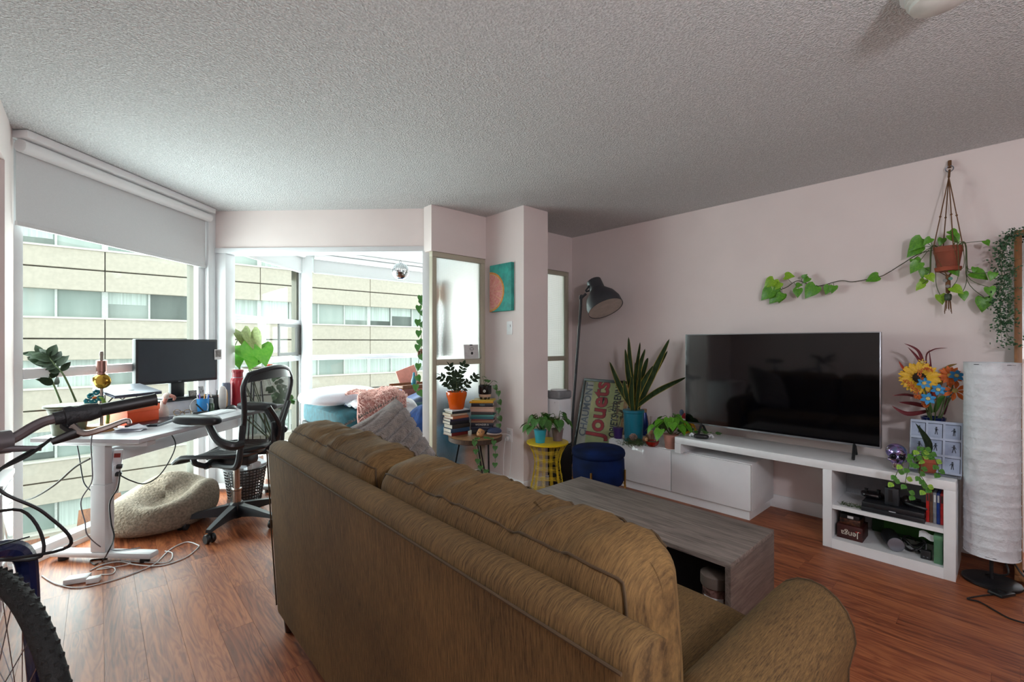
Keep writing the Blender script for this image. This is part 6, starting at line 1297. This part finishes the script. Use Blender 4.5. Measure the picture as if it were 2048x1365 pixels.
for s in range(7):
    pts = [on_x(2040-4*s, 458+2*s, 3.80), on_x(2012-rr.uniform(0, 14), 500, 3.80)]+[on_x(2010+rr.uniform(-12, 14), v, 3.79-.0002*(v-500)) for v in range(540, 735-rr.randrange(0, 90), 38)]
    P = smooth_path(pts, 8); st_.tube(P, .0012, 4)
    for p in P:
        for _ in range(4):
            q = p+Vector((rr.uniform(-.018, .018), rr.gauss(0, .02), rr.uniform(-.02, .02))); nrm = Vector((rr.uniform(-1, .2), rr.uniform(-1, .4), rr.uniform(-.3, 1))).normalized(); sd = nrm.orthogonal().normalized(); up = nrm.cross(sd); w = rr.uniform(.004, .0075)
            gb._add([q-sd*w, q-up*w*1.1, q+sd*w, q+up*w*1.3], [(0, 1, 2, 3)])
st_.out('ivy_stems', m_stem, t); o = gb.out('ivy_leaves', mat('ivy_green', '#3c6640', .6, var=.3, scale=30, hex2='#24452b'), t, smooth=0); o['kind'] = 'stuff'
# ------------------------------------------------------------------ hanging planter
HX = 3.785; pc = on_x(1896, 540, HX); t = thing('hanging_planter', 'terracotta pot in a macrame hanger on the pink wall with pothos', 'hanging plant', pc)
pot(t, [(0, 0), (.044, 0), (.048, .012), (.05, .018), (.062, .10), (.066, .105), (.066, .138), (.058, .138)], mat('terracotta_dark', '#8a4630', .75, var=.1), .125, .06)
B().lathe([(0, -.008), (.058, -.008), (.062, .014), (.055, .016), (.05, 0), (0, 0)], 24).out('saucer', m_tc2, t)
m_jute = mat('brown_jute', '#6e4b2e', .9, bump=.5, bscale=200)
hk = on_x(1899, 345, 3.88)-pc; top = Vector((.0+hk.x*.55, hk.y, hk.z-.04))
for k in range(4):
    a = k*math.pi/2+.4; p = Vector((.069*math.cos(a), .069*math.sin(a), .13)); q = Vector((.052*math.cos(a+.8), .052*math.sin(a+.8), .0)); B().tube([top, p, q, (0, 0, -.04)], .0028, 6).out('hanger_cord', m_jute, t); B().sph(top.lerp(p, .55), .006, 8, 6).out('knot', m_jute, t)
B().tube([top, hk+Vector((0, 0, .015))], .006, 8).out('wrapped_loop', m_jute, t); B().tube([hk+Vector((0, .018*math.cos(a*.52), .022+.018*math.sin(a*.52))) for a in range(12)], .003, 6, closed=True).out('metal_ring', m_sil, t)
B().tube([hk+Vector((.03, 0, .05)), hk+Vector((0, 0, .048)), hk+Vector((-.005, 0, .036))], .004, 6).tube([hk+Vector((.005, 0, .03)), hk+Vector((.012, 0, .075))], .009, 8).out('wall_hook', m_jute, t)
b = B()
b.tube([(0, 0, -.03), (0, 0, -.09), (0, 0, -.14)], [.01, .012, .010], 8)
for k in range(9): a = k*.7; b.tube([(0, 0, -.13), (.012*math.cos(a), .012*math.sin(a), -.19-.006*(k % 3)), (.016*math.cos(a), .016*math.sin(a), -.235-.01*(k % 4))], .0018, 5)
b.out('tassel', m_jute, t); B().lathe([(.014, -.145), (.018, -.155), (.016, -.18), (.013, -.185)], 14).out('green_wrap', mat('dark_green_bead', '#2f3f2c', .5), t)
for k, (y, z) in enumerate(((.012, -.065), (-.012, -.055), (.0, -.10))): B().lathe([(0, -.003), (.010, -.003), (.010, .003), (0, .003)], 14, M=Matrix.Translation((-.014, y, z)) @ Matrix.Rotation(-math.pi/2, 4, 'Y')).out('bead', mat('jade_bead' if k % 2 else 'grey_bead', '#4f8a78' if k % 2 else '#7c7a76', .3), t)
def pl(u, v, X): return on_x(u, v, X)-pc
hl = [(1845, 478, 1818, 500, 0), (1862, 477, 1848, 488, 0), (1885, 477, 1880, 490, 0), (1902, 470, 1918, 484, 0), (1840, 492, 1815, 512, 0), (1838, 525, 1822, 545, 0), (1850, 536, 1845, 555, 0), (1828, 518, 1838, 532, 0), (1970, 482, 1978, 490, 0), (1903, 537, 1918, 550, 0), (1945, 545, 1975, 556, 0), (1978, 575, 1984, 592, 0), (1968, 595, 1966, 622, 0), (1904, 575, 1926, 585, 1), (1880, 590, 1886, 607, 1), (1856, 550, 1868, 562, 1), (1850, 560, 1838, 572, 1), (1845, 568, 1833, 580, 1), (1925, 585, 1930, 600, 0), (1900, 462, 1915, 470, 0), (1950, 535, 1948, 545, 0), (1986, 545, 1982, 560, 0)]
for k, (u0, v0, u1, v1, lm) in enumerate(hl):
    X = 3.80+.04*((k*37) % 5)/5-.05*(k % 2); b0, b1 = pl(u0, v0, X), pl(u1, v1, X-.015); mid = Vector((b0.x*.6, b0.y*.55, max(.15, b0.z*.6+.06) if b0.z > .0 else .10))
    rimp = Vector((b0.x, b0.y, 0)); rimp = rimp.normalized()*.06 if rimp.length > 0 else Vector((0, -.06, 0))
    pth = [Vector((rimp.x*.5, rimp.y*.5, .125)), Vector((rimp.x*1.15, rimp.y*1.15, .15)), b0] if b0.z > .05 else [Vector((rimp.x*.5, rimp.y*.5, .125)), Vector((rimp.x*1.25, rimp.y*1.25, .15)), Vector((rimp.x*1.4, rimp.y*1.4, b0.z*.4)), b0]
    B().tube(pth, .0018, 5, k=5).out('vine_stem', m_stem, t); leaf(t, (L_heart, L_heart2)[lm], b0, b0+(b1-b0)*1.08, Vector((-.9, -.25, .35)), 1.0)
# long vine pinned along the wall
vn = [pl(1838, 508, 3.84), pl(1805, 528, 3.87), pl(1778, 545, 3.885), pl(1762, 553, 3.885), pl(1740, 558, 3.885), pl(1705, 564, 3.885), pl(1680, 562, 3.885), pl(1640, 572, 3.88), pl(1620, 570, 3.88), pl(1595, 562, 3.875), pl(1575, 574, 3.87), pl(1560, 580, 3.87)]
P = smooth_path([Vector((-.0, .05, .13))]+vn, 6); B().tube(P, .0026, 6).out('long_vine', mat('vine_brown', '#3a3a22', .7), t)
for k, (u0, v0, u1, v1, lm) in enumerate(((1757, 553, 1735, 560, 0), (1660, 572, 1652, 586, 0), (1668, 572, 1664, 584, 0), (1632, 572, 1612, 592, 0), (1596, 578, 1595, 592, 0), (1592, 572, 1602, 570, 0), (1562, 585, 1540, 603, 0), (1545, 580, 1524, 596, 0), (1548, 560, 1530, 572, 1), (1560, 565, 1545, 578, 1), (1570, 553, 1585, 552, 1), (1618, 556, 1608, 564, 0), (1556, 575, 1550, 585, 0), (1565, 588, 1558, 603, 0), (1556, 570, 1548, 572, 1), (1606, 557, 1612, 550, 0))):
    b0, b1 = pl(u0, v0, 3.85), pl(u1, v1, 3.835); best = min(P, key=lambda p: (p-b0).length); B().tube([best, (best+b0)/2+Vector((-.012, 0, .004)), b0], .0015, 5, k=3).out('leaf_stalk', m_stem, t); leaf(t, (L_heart, L_heart2)[lm], b0, b0+(b1-b0)*1.2, Vector((-1, -.15, .35)), 1.1)
